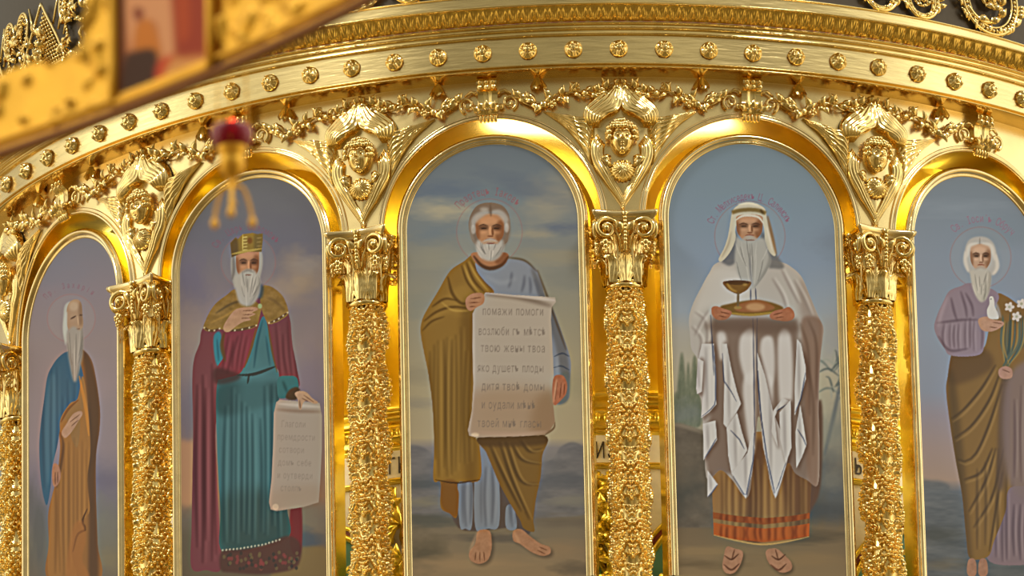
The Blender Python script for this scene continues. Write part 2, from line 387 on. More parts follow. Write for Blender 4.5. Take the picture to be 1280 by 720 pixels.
def icon_crowned_king():             # crowned, teal robe, crimson cloak, long scroll
    P = Painter(216, 206, 414, 726, 1.6)
    P.vgrad([(210, (98, 100, 108)), (300, (102, 102, 116)), (370, (124, 114, 120)), (440, (134, 118, 118)), (500, (120, 108, 118)), (560, (128, 104, 98)), (620, (140, 106, 80)), (650, (110, 98, 88)), (726, (98, 84, 66))])
    P.cloud((300, 250), 90, 34, (108, 110, 114), .5, 11); P.cloud((375, 350), 46, 34, (156, 136, 112), .75, 12, -.4); P.cloud((388, 330), 30, 12, (140, 132, 126), .6, 13)
    P.cloud((240, 350), 24, 34, (104, 100, 124), .7, 14); P.cloud((242, 410), 30, 30, (148, 130, 118), .5, 15); P.cloud((385, 470), 30, 34, (120, 108, 124), .6, 16)
    P.cloud((236, 520), 16, 40, (104, 98, 114), .6, 17)
    P.poly([(222, 556), (236, 552), (246, 556), (246, 626), (222, 624)], (172, 126, 92), 3, .85)
    P.cloud((388, 650), 26, 20, (118, 108, 92), .8, 18); P.cloud((384, 676), 26, 14, (74, 84, 96), .8, 19); P.poly([(360, 694), (380, 684), (412, 688), (412, 726), (340, 726)], (126, 104, 62), 2, .8)
    P.cloud((232, 680), 20, 40, (92, 82, 66), .6, 20)
    P.halo((311, 328), 34)
    P.arc_text('Св. Царь Соломонъ', (311, 332), 44, -62, 52, 9, (134, 78, 100), .6)
    # crimson cloak: back, left fall, right fall
    ck = P.poly([(256, 408), (250, 430), (243, 450), (241, 480), (242, 540), (241, 600), (240, 660), (240, 710), (258, 713), (277, 711), (275, 660), (272, 600), (272, 520), (300, 480), (344, 460), (352, 480), (374, 484), (372, 462), (366, 430), (361, 392), (340, 372), (290, 380)], (114, 62, 68))
    P.poly([(364, 634), (377, 630), (377, 690), (364, 686)], (112, 46, 48), .8)
    P.folds(ck, 243, 274, 440, 708, 5, (72, 32, 38), (152, 86, 92), 21, w=4); P.folds(ck, 342, 370, 400, 482, 4, (84, 36, 44), (146, 76, 84), 22, lean=6, w=3)
    # teal robe
    tr = P.poly([(329, 396), (336, 410), (343, 450), (350, 474), (349, 520), (352, 600), (360, 640), (362, 670), (330, 682), (279, 690), (276, 640), (272, 560), (272, 480), (288, 468), (307, 458), (320, 420)], (66, 108, 116))
    P.poly([(276, 480), (350, 480), (352, 500), (276, 520)], (36, 62, 64), 4, .6, clip=tr); P.poly([(300, 470), (334, 462), (336, 640), (304, 650)], (72, 122, 130), 6, .5, clip=tr)
    P.poly([(276, 620), (362, 620), (362, 690), (276, 690)], (48, 66, 62), 9, .7, clip=tr)
    P.folds(tr, 278, 350, 474, 682, 10, (30, 62, 70), (92, 142, 148), 23, w=3.4, fan=1.05)
    P.line([(329, 400), (322, 430), (318, 460)], 2.5, (34, 72, 86), .8, .7, tr); P.line([(333, 420), (338, 458)], 2, (34, 72, 86), .8, .6, tr)
    P.poly([(268, 420), (276, 416), (280, 440), (281, 456), (272, 457), (268, 440)], (58, 116, 132), .8); P.line([(272, 424), (274, 452)], 2, (34, 76, 92), .8, .7)
    # crimson front fold and girdle
    ff = P.poly([(281, 414), (296, 412), (321, 408), (314, 434), (306, 458), (299, 468), (286, 472), (271, 474), (273, 458), (280, 446), (278, 430)], (124, 54, 64))
    P.folds(ff, 284, 312, 414, 468, 5, (76, 30, 38), (150, 78, 88), 24, lean=-8, w=2.6)
    P.poly([(270, 460), (300, 468), (296, 476), (270, 480)], (66, 40, 38), 2, .7); P.line([(297, 469), (318, 468), (346, 458)], 4, (50, 58, 56), .6, .9); P.line([(312, 468), (310, 480)], 2.5, (46, 54, 52), .6, .8)
    P.line([(281, 416), (278, 432), (282, 452)], 5, (96, 68, 40), .8, .9); P.line([(322, 406), (315, 434), (306, 460)], 3, (108, 78, 44), .6, .85); P.line([(335, 404), (341, 440), (347, 466)], 2.6, (104, 74, 42), .6, .8)
    # gold cape
    for pts, a0 in (([(294, 362), (284, 369), (272, 378), (264, 388), (258, 400), (255, 411), (264, 415), (275, 412), (290, 414), (306, 413), (321, 408), (325, 396), (327, 384), (318, 376), (302, 372)], 0), ([(328, 359), (338, 358), (350, 366), (357, 376), (361, 392), (352, 400), (344, 404), (336, 405), (331, 396), (326, 380)], 1)):
        m = P.poly(pts, (136, 106, 52)); P.mottle(m, 16, 8, 6, 30)
        P.line([(270, 392), (290, 380), (306, 376)], 3, (96, 76, 44), .8, .8, m); P.line([(264, 404), (284, 394), (300, 384)], 2.4, (166, 128, 60), .8, .7, m); P.line([(334, 372), (346, 378), (356, 388)], 3, (98, 74, 40), 1, .6, m)
    for q in ([(256, 410), (265, 414), (275, 411)], [(285, 414), (304, 412), (321, 407)], [(337, 404), (347, 400), (360, 391)]):
        P.line(q, 3.2, (92, 60, 40), .5, .8)
        for u, v in resample(cr(q, 5), 5 if q[0][0] != 256 else 4): P.ell((u, v), 1.1, 1.1, (196, 178, 146), .3, .85)
    P.ell((325.5, 383), 2.6, 3.2, (150, 160, 110), .5, .9); P.poly([(322, 356), (330, 358), (328, 372), (321, 372)], (60, 76, 88), 1, .8)
    # hand on breast
    P.hand([(281, 414), (280, 408), (287, 396), (294, 388), (302, 385), (318, 384), (323, 387), (316, 391), (320, 393), (312, 397), (314, 400), (304, 403), (296, 408), (287, 415)], (170, 130, 98), [[(304, 389), (318, 388)], [(304, 394), (317, 393)], [(302, 398), (312, 398)]])
    # right sleeve, hand and scroll
    sl = P.poly([(349, 472), (362, 470), (371, 472), (374, 482), (372, 490), (364, 496), (350, 498), (347, 486)], (56, 106, 110)); P.line([(354, 476), (360, 492)], 3, (32, 64, 66), 1, .7, sl)
    P.poly([(362, 488), (372, 484), (376, 491), (370, 500), (358, 498)], (80, 62, 40), .8)
    sc = P.poly([(346, 503), (350, 500), (400, 504), (403, 520), (403, 560), (401, 600), (399, 628), (380, 634), (346, 639), (339, 637), (337, 628), (340, 600), (342, 560), (343, 516)], (156, 144, 132), .5, smooth=False)
    P.poly([(338, 616), (400, 606), (400, 636), (338, 640)], (150, 130, 110), 6, .6, clip=sc); P.line([(346, 512), (370, 514), (402, 515)], 4, (128, 104, 86), 1, .7, sc); P.line([(348, 505), (401, 509)], 4, (178, 168, 158), .8, .8, sc, smooth=False)
    P.ell((345, 634), 4, 4, (184, 164, 140), .6, .8, clip=sc); P.line([(343, 516), (341, 570), (337, 626)], 2.6, (176, 164, 150), .7, .7, sc)
    for k, (t, x) in enumerate((('Глаголи', 352), ('премдрости', 347), ('сотвори', 349), ('домъ себе', 348), ('и оутверди', 347), ('столпъ', 351))):
        P.text(t, x, 534 + k * 16, 8.5, (118, 106, 98), .38, .62, .03)
    P.hand([(369, 492), (376, 489), (384, 491), (391, 498), (398, 503), (394, 505), (386, 502), (380, 503), (377, 512), (374, 510), (373, 500)], (168, 136, 110), [[(380, 494), (393, 503)], [(378, 498), (386, 502)]])
    P.line([(375, 500), (376, 511)], 2, (120, 100, 84), .5, .8, smooth=False)
    # hem
    P.poly([(278, 689), (300, 687), (330, 682), (360, 670), (376, 680), (376, 700), (366, 712), (330, 718), (290, 716), (276, 712)], (84, 56, 50), 1, .9)
    r = np.random.default_rng(4)
    for k in range(60): P.ell((r.uniform(280, 374), r.uniform(690, 712)), 2, 2.4, [(124, 62, 60), (104, 88, 62), (62, 56, 52)][k % 3], .6, .7)
    for u, v in resample([(279, 688), (300, 686), (330, 681), (350, 675)], 17): P.ell((u, v), 1.2, 1.2, (170, 170, 150), .3, .8)
    # head
    P.poly([(291, 316), (296, 314), (300, 330), (298, 352), (294, 360), (290, 344), (289, 328)], (150, 146, 140), .8); P.poly([(322, 312), (328, 316), (329, 330), (326, 346), (322, 352), (320, 330)], (154, 148, 140), .8)
    P.face((310, 331), 14.5, 19, SKIN, .1)
    P.line([(292, 318), (293, 336), (291, 350)], 4, (108, 100, 96), .8, .7)
    P.beard([(294, 346), (300, 342), (306, 338), (312, 337), (318, 338), (323, 344), (326, 352), (325, 366), (321, 376), (315, 382), (308, 383), (300, 379), (296, 368), (294, 356)], (176, 172, 166), 5)
    P.line([(304, 341), (311, 338), (318, 341)], 3, (132, 122, 112), .7, .8); P.line([(307, 344), (315, 344)], 1.6, (118, 72, 56), .5, .7, smooth=False)
    cw = P.poly([(288.5, 304), (295, 297), (298, 299), (304, 293), (316.6, 291.3), (322, 293), (329, 292), (329, 300), (327.4, 315), (311, 315), (300, 318), (290, 322)], (138, 112, 46), .5, smooth=False)
    P.poly([(288, 304), (297, 298), (298, 320), (289, 323)], (92, 72, 44), 1, .8, clip=cw); P.poly([(319, 292), (330, 292), (328, 316), (319, 316)], (104, 88, 48), 1, .7, clip=cw)
    for k in range(5): P.line([(304, 297 + 4 * k), (310, 296.5 + 4 * k)], 1.5, (198, 180, 104), .4, .8, smooth=False)
    P.line([(290, 318), (310, 314), (328, 311)], 3, (176, 150, 76), .6, .8, cw); P.ell((313, 301), 3.2, 4, (122, 80, 30), .7, .9); P.line([(304, 293), (304, 314)], 1.4, (196, 176, 92), .4, .9, smooth=False)
    for k in range(3): P.line([(321, 298 + 5 * k), (328, 297.5 + 5 * k)], 1.3, (150, 128, 76), .4, .7, smooth=False)
    return P

def icon_long_scroll():              # ochre cloak, blue-grey tunic, wide open scroll
    P = Painter(494, 166, 752, 726, 1.6)
    P.vgrad([(180, (102, 114, 124)), (250, (112, 124, 132)), (320, (132, 134, 126)), (400, (146, 140, 118)), (480, (160, 148, 116)), (548, (164, 150, 118)), (560, (128, 122, 118)), (600, (106, 106, 104)), (640, (112, 104, 88)), (726, (138, 116, 84))])
    P.cloud((556, 262), 44, 14, (162, 156, 134), .95, 31); P.cloud((690, 256), 50, 34, (148, 144, 128), .85, 32, -.5); P.cloud((700, 285), 38, 9, (100, 110, 126), .8, 33); P.cloud((560, 236), 50, 12, (94, 108, 128), .6, 131); P.cloud((668, 292), 26, 7, (152, 146, 126), .7, 132); P.cloud((655, 235), 60, 16, (96, 108, 124), .6, 34, .3)
    P.cloud((540, 292), 40, 12, (110, 124, 134), .7, 35); P.cloud((540, 322), 60, 14, (146, 144, 126), .6, 36); P.cloud((700, 320), 60, 12, (150, 142, 118), .6, 37); P.cloud((705, 350), 40, 16, (126, 128, 120), .6, 38)
    P.cloud((525, 380), 30, 18, (128, 132, 122), .5, 39); P.cloud((520, 470), 40, 12, (142, 134, 110), .6, 40); P.cloud((725, 480), 30, 20, (146, 138, 108), .5, 41); P.cloud((522, 505), 34, 8, (134, 128, 112), .5, 44)
    m = P.poly([(494, 566), (510, 557), (530, 560), (548, 574), (570, 582), (680, 578), (700, 560), (716, 553), (736, 560), (752, 562), (752, 640), (494, 640)], (108, 106, 106), 1.4, .8)
    P.mottle(m, 12, 26, 9, 42); P.cloud((525, 604), 40, 9, (86, 90, 92), .8, 43); P.cloud((715, 600), 40, 12, (88, 90, 94), .7, 45); P.cloud((715, 626), 40, 7, (122, 118, 106), .8, 46); P.cloud((530, 628), 30, 8, (126, 120, 100), .7, 47)
    P.cloud((540, 650), 50, 10, (86, 86, 78), .8, 48); P.cloud((530, 690), 34, 22, (92, 84, 66), .85, 49); P.cloud((600, 706), 90, 12, (146, 122, 88), .8, 50); P.cloud((700, 652), 50, 8, (104, 94, 80), .8, 51); P.cloud((700, 686), 50, 12, (140, 116, 84), .6, 52); P.cloud((620, 672), 50, 7, (92, 84, 74), .7, 54); P.cloud((720, 712), 30, 10, (100, 88, 70), .8, 53)
    P.halo((612, 290), 41)
    P.arc_text('Праотецъ Іаковъ', (612, 291), 47, -52, 46, 10, (150, 84, 92), .58)
    # blue-grey skirt and shadows
    P.poly([(570, 596), (660, 590), (664, 664), (640, 660), (573, 660)], (92, 80, 72), .8)
    for pts in ([(573, 604), (590, 602), (590, 658), (582, 661), (575, 657)], [(595, 573), (606, 560), (618, 572), (624, 600), (624, 656), (610, 661), (594, 658)], [(633, 634), (642, 634), (646, 660), (633, 660)]):
        q = P.poly(pts, (120, 126, 134)); P.folds(q, pts[0][0] + 3, pts[2][0], 575, 660, 3, (82, 84, 92), (146, 152, 160), 5, w=3)
    # tunic, right sleeve
    tn = P.poly([(590, 322), (600, 332), (614, 337), (628, 333), (634, 325), (652, 326), (669, 335), (676, 350), (682, 372), (693, 390), (704, 420), (712, 444), (714, 460), (712, 480), (711, 498), (700, 506), (692, 500), (690, 470), (680, 400), (620, 370), (586, 350)], (128, 134, 144))
    P.poly([(664, 336), (676, 352), (690, 388), (706, 426), (712, 470), (702, 470), (694, 430), (680, 390)], (92, 88, 84), 2, .6, clip=tn); P.line([(672, 338), (686, 376), (708, 438)], 3, (92, 76, 56), .7, .8); P.line([(634, 322), (656, 326), (672, 340)], 2.4, (92, 76, 56), .7, .8)
    for a_, b_ in (((656, 344), (652, 366)), ((662, 346), (663, 368)), ((668, 348), (674, 368)), ((640, 340), (636, 360))): P.line([a_, ((a_[0] + b_[0]) / 2 + 1, (a_[1] + b_[1]) / 2), b_], 3.2, (94, 98, 110), 1, .8, tn)
    P.line([(606, 345), (626, 354), (646, 348)], 5, (146, 152, 160), 2, .5, tn); P.line([(693, 446), (703, 442), (712, 446)], 2, (70, 76, 88), .6, .8); P.line([(692, 460), (702, 458), (712, 463)], 2, (70, 76, 88), .6, .8); P.line([(697, 444), (696, 470)], 4, (140, 146, 154), 1.2, .6, tn)
    P.poly([(700, 470), (712, 466), (711, 498), (701, 506), (694, 500)], (104, 104, 96), 1, .85)
    # ochre cloak
    ck = P.poly([(592, 319), (580, 327), (566, 336), (558, 346), (548, 364), (536, 384), (528, 400), (526, 416), (530, 440), (536, 470), (541, 510), (543, 560), (542, 600), (551, 604), (551, 634), (562, 642), (571, 647), (574, 620), (573, 603), (600, 600), (600, 560), (594, 540), (592, 460), (592, 392), (604, 378), (618, 366), (606, 352), (596, 338)], (140, 106, 44))
    P.poly([(540, 400), (556, 372), (580, 356), (590, 372), (588, 398), (560, 392)], (158, 122, 52), 3, .6, clip=ck); P.poly([(576, 400), (592, 396), (596, 600), (582, 600)], (112, 82, 34), 4, .7, clip=ck)
    P.folds(ck, 534, 590, 395, 598, 10, (98, 72, 30), (166, 132, 62), 55, w=4, fan=.92)
    for q, w_ in (([(583, 328), (592, 350), (606, 366)], 3), ([(588, 324), (600, 344), (616, 364)], 2.4), ([(577, 332), (584, 352), (596, 368)], 2.6), ([(560, 346), (566, 368), (578, 380), (590, 376)], 4), ([(530, 402), (546, 390), (566, 384), (588, 386)], 3.4), ([(528, 414), (540, 402), (556, 396)], 2.6), ([(540, 384), (556, 374), (572, 376)], 3)): P.line(q, w_, (96, 68, 26), .8, .75, ck)
    for q in ([(586, 327), (596, 346), (611, 365)], [(580, 331), (588, 351), (600, 367)], [(552, 378), (566, 388), (586, 389)]): P.line(q, 2.4, (182, 146, 66), .7, .7, ck)
    P.poly([(551, 604), (572, 604), (572, 646), (553, 635)], (118, 76, 34), 1, .7, clip=ck); P.line([(544, 600), (570, 604), (600, 600)], 2, (78, 54, 26), .6, .8)
    lw = P.poly([(600, 546), (680, 544), (678, 570), (676, 596), (670, 625), (667, 650), (668, 665), (655, 661), (650, 650), (638, 630), (624, 604), (616, 585), (608, 566)], (122, 92, 44))
    for q in ([(612, 556), (628, 592), (652, 640)], [(624, 552), (640, 600), (662, 650)], [(640, 556), (652, 574), (676, 580)], [(632, 552), (650, 600), (674, 606)], [(650, 550), (662, 564), (678, 562)]): P.line(q, 4, (80, 60, 34), 1, .8, lw); P.line([(u + 4, v) for u, v in q], 2.6, (152, 120, 62), .8, .6, lw)
    P.poly([(600, 544), (680, 542), (680, 556), (602, 558)], (84, 62, 38), 2, .7, clip=lw)
    # feet
    for pts, fs in (([(598, 664), (612, 664), (615, 680), (613, 694), (608, 702), (598, 705), (588, 700), (587, 690), (594, 680)], [[(595, 690), (594, 701)], [(600, 690), (600, 703)], [(605, 690), (606, 702)]]), ([(642, 664), (652, 662), (662, 670), (676, 680), (687, 684), (688, 692), (678, 695), (664, 690), (650, 680), (642, 676)], [[(674, 684), (684, 688)], [(672, 688), (682, 693)]])):
        P.poly([(u + 3, v + 3) for u, v in pts], (84, 66, 50), 2, .6); P.hand(pts, (158, 116, 84), fs); P.line([pts[0], pts[-2]], 3, (188, 146, 108), 1, .6)
    # head
    nk = P.poly([(592, 316), (632, 316), (634, 326), (626, 334), (613, 337), (600, 333), (592, 325)], (166, 118, 82)); P.line([(592, 320), (602, 332), (614, 336), (628, 331), (636, 320)], 5, (86, 60, 40), .7, .85); P.poly([(620, 316), (634, 316), (632, 328), (620, 330)], (116, 74, 48), 1.5, .6, clip=nk)
    hr = P.poly([(588, 292), (586, 280), (589, 268), (596, 258), (606, 254), (618, 254), (629, 258), (636, 268), (638, 282), (636, 294), (630, 306), (596, 306)], (126, 108, 92))
    fc = P.face((612.5, 288), 18, 19, (176, 128, 90), .02)
    for q in ([(589, 286), (594, 274), (604, 267), (612, 266)], [(613, 266), (624, 266), (632, 274), (635, 286)]): P.line(q, 8, (166, 160, 152), 1, .85)
    P.line([(600, 262), (611, 262)], 5, (182, 176, 166), 1, .6, smooth=False); P.line([(613, 255), (614, 271)], 2.4, (112, 92, 76), .8, .8, smooth=False); P.line([(588, 276), (590, 296), (596, 308)], 4, (138, 126, 112), .8, .8); P.line([(636, 276), (635, 296), (628, 310)], 5, (130, 110, 92), 1, .7)
    P.ell((592, 287), 3, 6, (186, 180, 172), .8, .6); P.ell((633.5, 285), 3, 6, (186, 180, 172), .8, .6)
    P.beard([(595, 308), (598, 300), (605, 305), (613, 302), (621, 305), (628, 300), (630, 310), (626, 320), (618, 326), (608, 326), (599, 320)], (186, 180, 172), 7)
    P.line([(603, 303), (613, 299.5), (623, 303)], 3.2, (176, 166, 154), .7, .85); P.line([(608, 304.5), (619, 304.5)], 1.8, (134, 78, 58), .5, .8, smooth=False)
    # scroll
    sc = P.poly([(607, 366), (640, 369), (694, 372), (695, 378), (690, 384), (689, 400), (691, 440), (693, 480), (692, 508), (694, 528), (688, 538), (680, 544), (640, 546), (596, 547), (587, 545), (585, 538), (590, 515), (592, 480), (591, 440), (591, 392), (600, 376)], (168, 156, 140), .5, smooth=False)
    P.poly([(586, 490), (694, 490), (694, 548), (586, 548)], (158, 132, 104), 8, .85, clip=sc); P.poly([(670, 500), (694, 490), (694, 546), (664, 546)], (140, 110, 78), 6, .7, clip=sc)
    P.line([(606, 368), (646, 371), (690, 383)], 7, (112, 96, 82), 1.6, .7, sc); P.line([(606, 366), (650, 370), (694, 376)], 5, (184, 174, 164), .7, .85, sc); P.line([(588, 540), (640, 543), (684, 540)], 6, (168, 140, 116), 1.2, .7, sc)
    P.ell((594, 544), 5, 2.6, (206, 182, 148), .8, .8, clip=sc); P.line([(592, 392), (592, 480), (587, 540)], 3, (184, 170, 150), .8, .7, sc); P.line([(680, 545), (692, 536), (694, 528)], 2.6, (118, 92, 64), .6, .8)
    for t, x, y, sx in (('помажи помоги', 603, 394, .60), ('возлюби гъ мѣтсѣ', 598, 419, .56), ('твою жены твоа', 601, 440, .60), ('яко душетъ плоды', 597, 465, .54), ('дитя твоѣ домы', 602, 488, .60), ('и оудали мѣнѣ', 602, 511, .56), ('твоей мнѣ гласы', 597, 534, .58)):
        P.text(t, x, y, 11, (108, 96, 86), .5, sx, .012)
    P.hand([(584, 372), (592, 367), (603, 367), (606, 373), (604, 380), (597, 384), (589, 389), (584, 386), (582, 378)], (172, 124, 88), [[(588, 374), (602, 372)], [(586, 379), (600, 378)], [(587, 384), (595, 383)]])
    P.hand([(694, 470), (704, 470), (709, 480), (708, 492), (702, 500), (694, 507), (691, 500), (691, 480)], (164, 104, 74), [[(697, 478), (694, 500)], [(702, 478), (700, 498)], [(706, 480), (705, 494)]])
    P.line([(696, 474), (692, 504)], 3, (196, 150, 116), .7, .7, smooth=False)
    return P

def icon_bread_and_chalice():        # white robe and kerchief, tray with bread and chalice
    P = Painter(820, 164, 1076, 726, 1.6)
    P.vgrad([(180, (112, 132, 146)), (260, (118, 138, 156)), (330, (126, 144, 166)), (390, (140, 152, 164)), (415, (158, 156, 148)), (470, (164, 158, 136)), (540, (150, 146, 128)), (600, (104, 100, 90)), (640, (78, 78, 74)), (660, (112, 98, 76)), (726, (132, 112, 80))])
    P.cloud((1040, 300), 30, 20, (116, 130, 148), .5, 61); P.cloud((1040, 420), 40, 40, (142, 146, 148), .7, 62); P.cloud((960, 230), 90, 20, (118, 138, 150), .4, 60)
    # cypresses, wall, palm, water
    for x, y0, w in ((852, 440, 7), (860, 452, 5), (868, 444, 8), (845, 490, 7)):
        q = P.poly([(x - w, 530), (x - w * .8, (y0 + 530) / 2), (x, y0), (x + w * .8, (y0 + 530) / 2), (x + w, 530)], (104, 112, 92), 1.2, .9); P.mottle(q, 12, 4, 9, 63)
    P.cloud((856, 516), 30, 16, (112, 120, 116), .7, 64)
    wl = P.poly([(820, 528), (850, 530), (882, 540), (894, 560), (894, 660), (820, 660)], (100, 92, 80), 1, 1, False); P.mottle(wl, 10, 16, 12, 65); P.line([(822, 529), (852, 532), (884, 543)], 5, (128, 120, 104), 1, .8, smooth=False)
    P.cloud((850, 620), 34, 34, (72, 74, 70), .8, 66); P.cloud((845, 590), 24, 24, (104, 94, 78), .5, 67)
    r = np.random.default_rng(9)
    for k in range(26):
        a = r.uniform(-2.9, .2); L = r.uniform(16, 34); c0 = (1042 + r.uniform(-4, 8), 470 + r.uniform(-16, 34))
        P.line([c0, (c0[0] + L * .5 * math.cos(a), c0[1] + L * .5 * math.sin(a) - 4), (c0[0] + L * math.cos(a), c0[1] + L * math.sin(a) + 7)], 2.6, [(104, 114, 108), (84, 94, 92), (146, 150, 138)][k % 3], .8, .7)
    P.line([(1050, 478), (1042, 520), (1030, 570)], 5, (92, 100, 104), 1, .8); P.cloud((1046, 540), 20, 30, (118, 122, 114), .7, 68); P.cloud((1042, 610), 26, 44, (88, 94, 98), .85, 69); P.cloud((1040, 600), 20, 14, (126, 124, 112), .5, 70)
    P.cloud((1020, 640), 40, 14, (76, 80, 82), .7, 71); P.cloud((1000, 672), 60, 9, (84, 76, 62), .7, 72); P.cloud((880, 690), 60, 8, (140, 118, 82), .6, 73); P.cloud((870, 706), 50, 6, (100, 86, 62), .6, 74); P.cloud((1010, 700), 60, 10, (134, 112, 78), .6, 75)
    P.halo((937, 296), 44)
    P.arc_text('Ст. Мелхиседекъ Ц. Салимскъ', (937, 299), 49, -68, 66, 9.5, (140, 84, 110), .62, .58)
    # under-robe with banded hem
    P.poly([(1003, 560), (1026, 500), (1026, 600), (1016, 634), (1004, 640)], (98, 74, 60), 1, .95)
    ur = P.poly([(888, 540), (1018, 540), (1014, 600), (1012, 640), (1011, 671), (990, 676), (955, 681), (920, 676), (892, 669), (890, 620)], (142, 108, 66), .5, smooth=False)
    P.poly([(940, 560), (956, 560), (950, 620), (948, 684), (930, 684)], (96, 68, 50), 3, .8, clip=ur); P.poly([(978, 590), (1014, 580), (1014, 672), (992, 676), (985, 640)], (100, 70, 50), 4, .8, clip=ur)
    P.folds(ur, 896, 1010, 560, 680, 13, (96, 68, 44), (182, 146, 84), 76, w=3.4)
    for y0, y1, c in ((640, 648, (140, 74, 36)), (653, 670, (170, 84, 34))):
        b_ = P.poly([(888, y0), (920, y0 + 5), (955, y0 + 8), (990, y0 + 5), (1014, y0 + 1), (1014, y1), (990, y1 + 4), (955, y1 + 8), (920, y1 + 5), (888, y1)], c, .6, .8, False, ur)
        P.folds(b_ * ur, 896, 1010, y0, y1 + 8, 13, (96, 44, 26), (200, 106, 50), 77, w=3)
    P.line([(892, 669), (920, 676), (955, 681), (990, 676), (1011, 671)], 2, (186, 148, 86), .5, .8)
    # outer robe
    rb = P.poly([(898, 328), (886, 342), (876, 360), (866, 380), (861, 398), (862, 416), (864, 436), (872, 452), (871, 486), (876, 500), (878, 524), (880, 560), (884, 600), (900, 588), (915, 600), (934, 622), (942, 574), (948, 520), (956, 570), (969, 622), (984, 580), (994, 592), (1008, 600), (1022, 606), (1024, 560), (1023, 508), (1025, 450), (1028, 425), (1029, 410), (1022, 394), (1012, 370), (1002, 347), (990, 335), (976, 328), (940, 322)], (168, 164, 158))
    sh = (98, 72, 56)
    P.poly([(890, 402), (904, 398), (986, 398), (997, 404), (998, 440), (1010, 460), (1010, 600), (990, 600), (930, 590), (884, 590), (888, 500)], sh, 2.5, .62, clip=rb)
    P.poly([(1002, 400), (1026, 400), (1028, 430), (1024, 480), (1023, 606), (1010, 606), (1006, 520), (1004, 450)], (124, 96, 78), 2, .8, clip=rb)
    P.poly([(1000, 348), (1018, 384), (1026, 412), (1012, 420), (1000, 390)], (128, 108, 96), 4, .5, clip=rb)
    P.poly([(892, 335), (930, 345), (934, 380), (886, 384), (868, 400), (872, 372)], (190, 188, 182), 4, .6, clip=rb)
    for q in ([(868, 390), (880, 400), (884, 420), (880, 440)], [(864, 408), (876, 424), (874, 446)], [(886, 388), (876, 404), (868, 420)], [(965, 348), (978, 370), (984, 392)], [(976, 336), (986, 356), (998, 380)], [(992, 350), (1004, 372), (1014, 396)]): P.line(q, 3.4, (138, 128, 122), 1.1, .7, rb); P.line([(u + 3, v - 1) for u, v in q], 2.4, (204, 202, 198), 1, .6, rb)
    for q in ([(1000, 404), (1010, 440), (1012, 520)], [(1010, 400), (1020, 430), (1020, 500)], [(1006, 440), (1016, 500), (1016, 570)]): P.line(q, 3, (92, 70, 56), 1.2, .6, rb)
    W = (182, 180, 178); E = (62, 68, 92)
    # lit central folds
    for pts in ([(896, 418), (906, 416), (908, 440), (900, 450)], [(926, 420), (942, 414), (944, 470), (934, 480), (924, 448)], [(952, 424), (966, 424), (968, 470), (958, 486), (950, 450)], [(972, 424), (988, 420), (990, 500), (976, 520)], [(928, 482), (942, 470), (943, 560), (936, 556)], [(950, 480), (966, 474), (962, 540), (956, 560)]):
        q = P.poly(pts, (190, 188, 186), 1.6, .92)
    drapes = [
        ([(877, 430), (892, 430), (895, 470), (895, 506), (886, 516), (876, 523), (879, 480), (872, 452)], [(892, 430), (895, 470), (895, 506), (886, 516), (876, 523)]),
        ([(872, 448), (879, 452), (877, 490), (871, 493), (870, 486)], [(870, 490), (876, 494)]),
        ([(878, 530), (894, 526), (896, 550), (888, 562), (879, 576), (879, 550)], [(896, 548), (888, 562), (880, 574)]),
        ([(884, 588), (897, 606), (890, 616), (884, 622)], [(897, 606), (890, 616), (884, 622)]),
        ([(902, 430), (908, 430), (914, 462), (921, 490), (926, 505), (916, 524), (908, 535), (904, 530), (905, 479)], [(902, 440), (904, 476), (914, 490), (921, 503)]),
        ([(908, 535), (921, 516), (927, 540), (934, 563), (924, 580), (914, 592), (910, 570)], [(912, 537), (924, 549), (931, 562)]),
        ([(914, 592), (934, 566), (942, 530), (943, 560), (940, 590), (932, 624), (922, 606)], [(943, 540), (942, 574), (932, 624), (915, 596)]),
        ([(946, 440), (956, 470), (966, 515), (976, 540), (984, 576), (977, 600), (969, 624), (962, 596), (954, 560), (948, 500)], [(946, 460), (950, 520), (958, 574), (969, 622), (984, 578)]),
        ([(966, 514), (978, 498), (987, 502), (982, 508), (972, 512), (968, 522), (972, 560), (964, 540)], [(988, 503), (978, 509), (970, 514)]),
        ([(974, 516), (988, 500), (989, 560), (982, 580), (975, 550)], []),
        ([(996, 424), (1001, 430), (1007, 460), (1007, 474), (1000, 500), (993, 520), (993, 480)], [(1007, 466), (1001, 500), (993, 518)]),
        ([(1000, 506), (1004, 530), (1008, 556), (1002, 572), (995, 586), (994, 540)], [(996, 536), (1004, 548), (1008, 558)])]
    for pts, ed in drapes:
        P.poly([(u + 2, v + 2) for u, v in pts], (96, 74, 62), 1.6, .6, clip=rb)
        q = P.poly(pts, W, .5, 1, smooth=False)
        p_ = np.array(pts); P.line([(p_[:, 0].mean() - 2, p_[:, 1].min() + 4), (p_[:, 0].mean(), p_[:, 1].max() - 8)], 3.4, (140, 134, 132), 1.2, .6, q, smooth=False)
        P.line([(p_[:, 0].mean() + 3, p_[:, 1].min() + 6), (p_[:, 0].mean() + 3, p_[:, 1].max() - 10)], 2.4, (196, 194, 190), 1, .6, q, smooth=False)
        if len(ed) > 2: P.line([(u * .93 + p_[:, 0].mean() * .07, v * .96 + p_[:, 1].mean() * .04) for u, v in ed], 1.8, E, .5, .62, smooth=False)
    P.line([(941, 398), (942, 460), (943, 545)], 1.6, E, .5, .7, smooth=False); P.line([(946, 398), (946, 460), (951, 520), (957, 566)], 1.6, E, .5, .7)
    P.line([(938, 360), (938, 378)], 1.6, E, .5, .7, smooth=False); P.line([(944, 360), (945, 378)], 1.6, E, .5, .7, smooth=False)
    P.line([(888, 394), (890, 430), (892, 470)], 1.6, E, .5, .7)
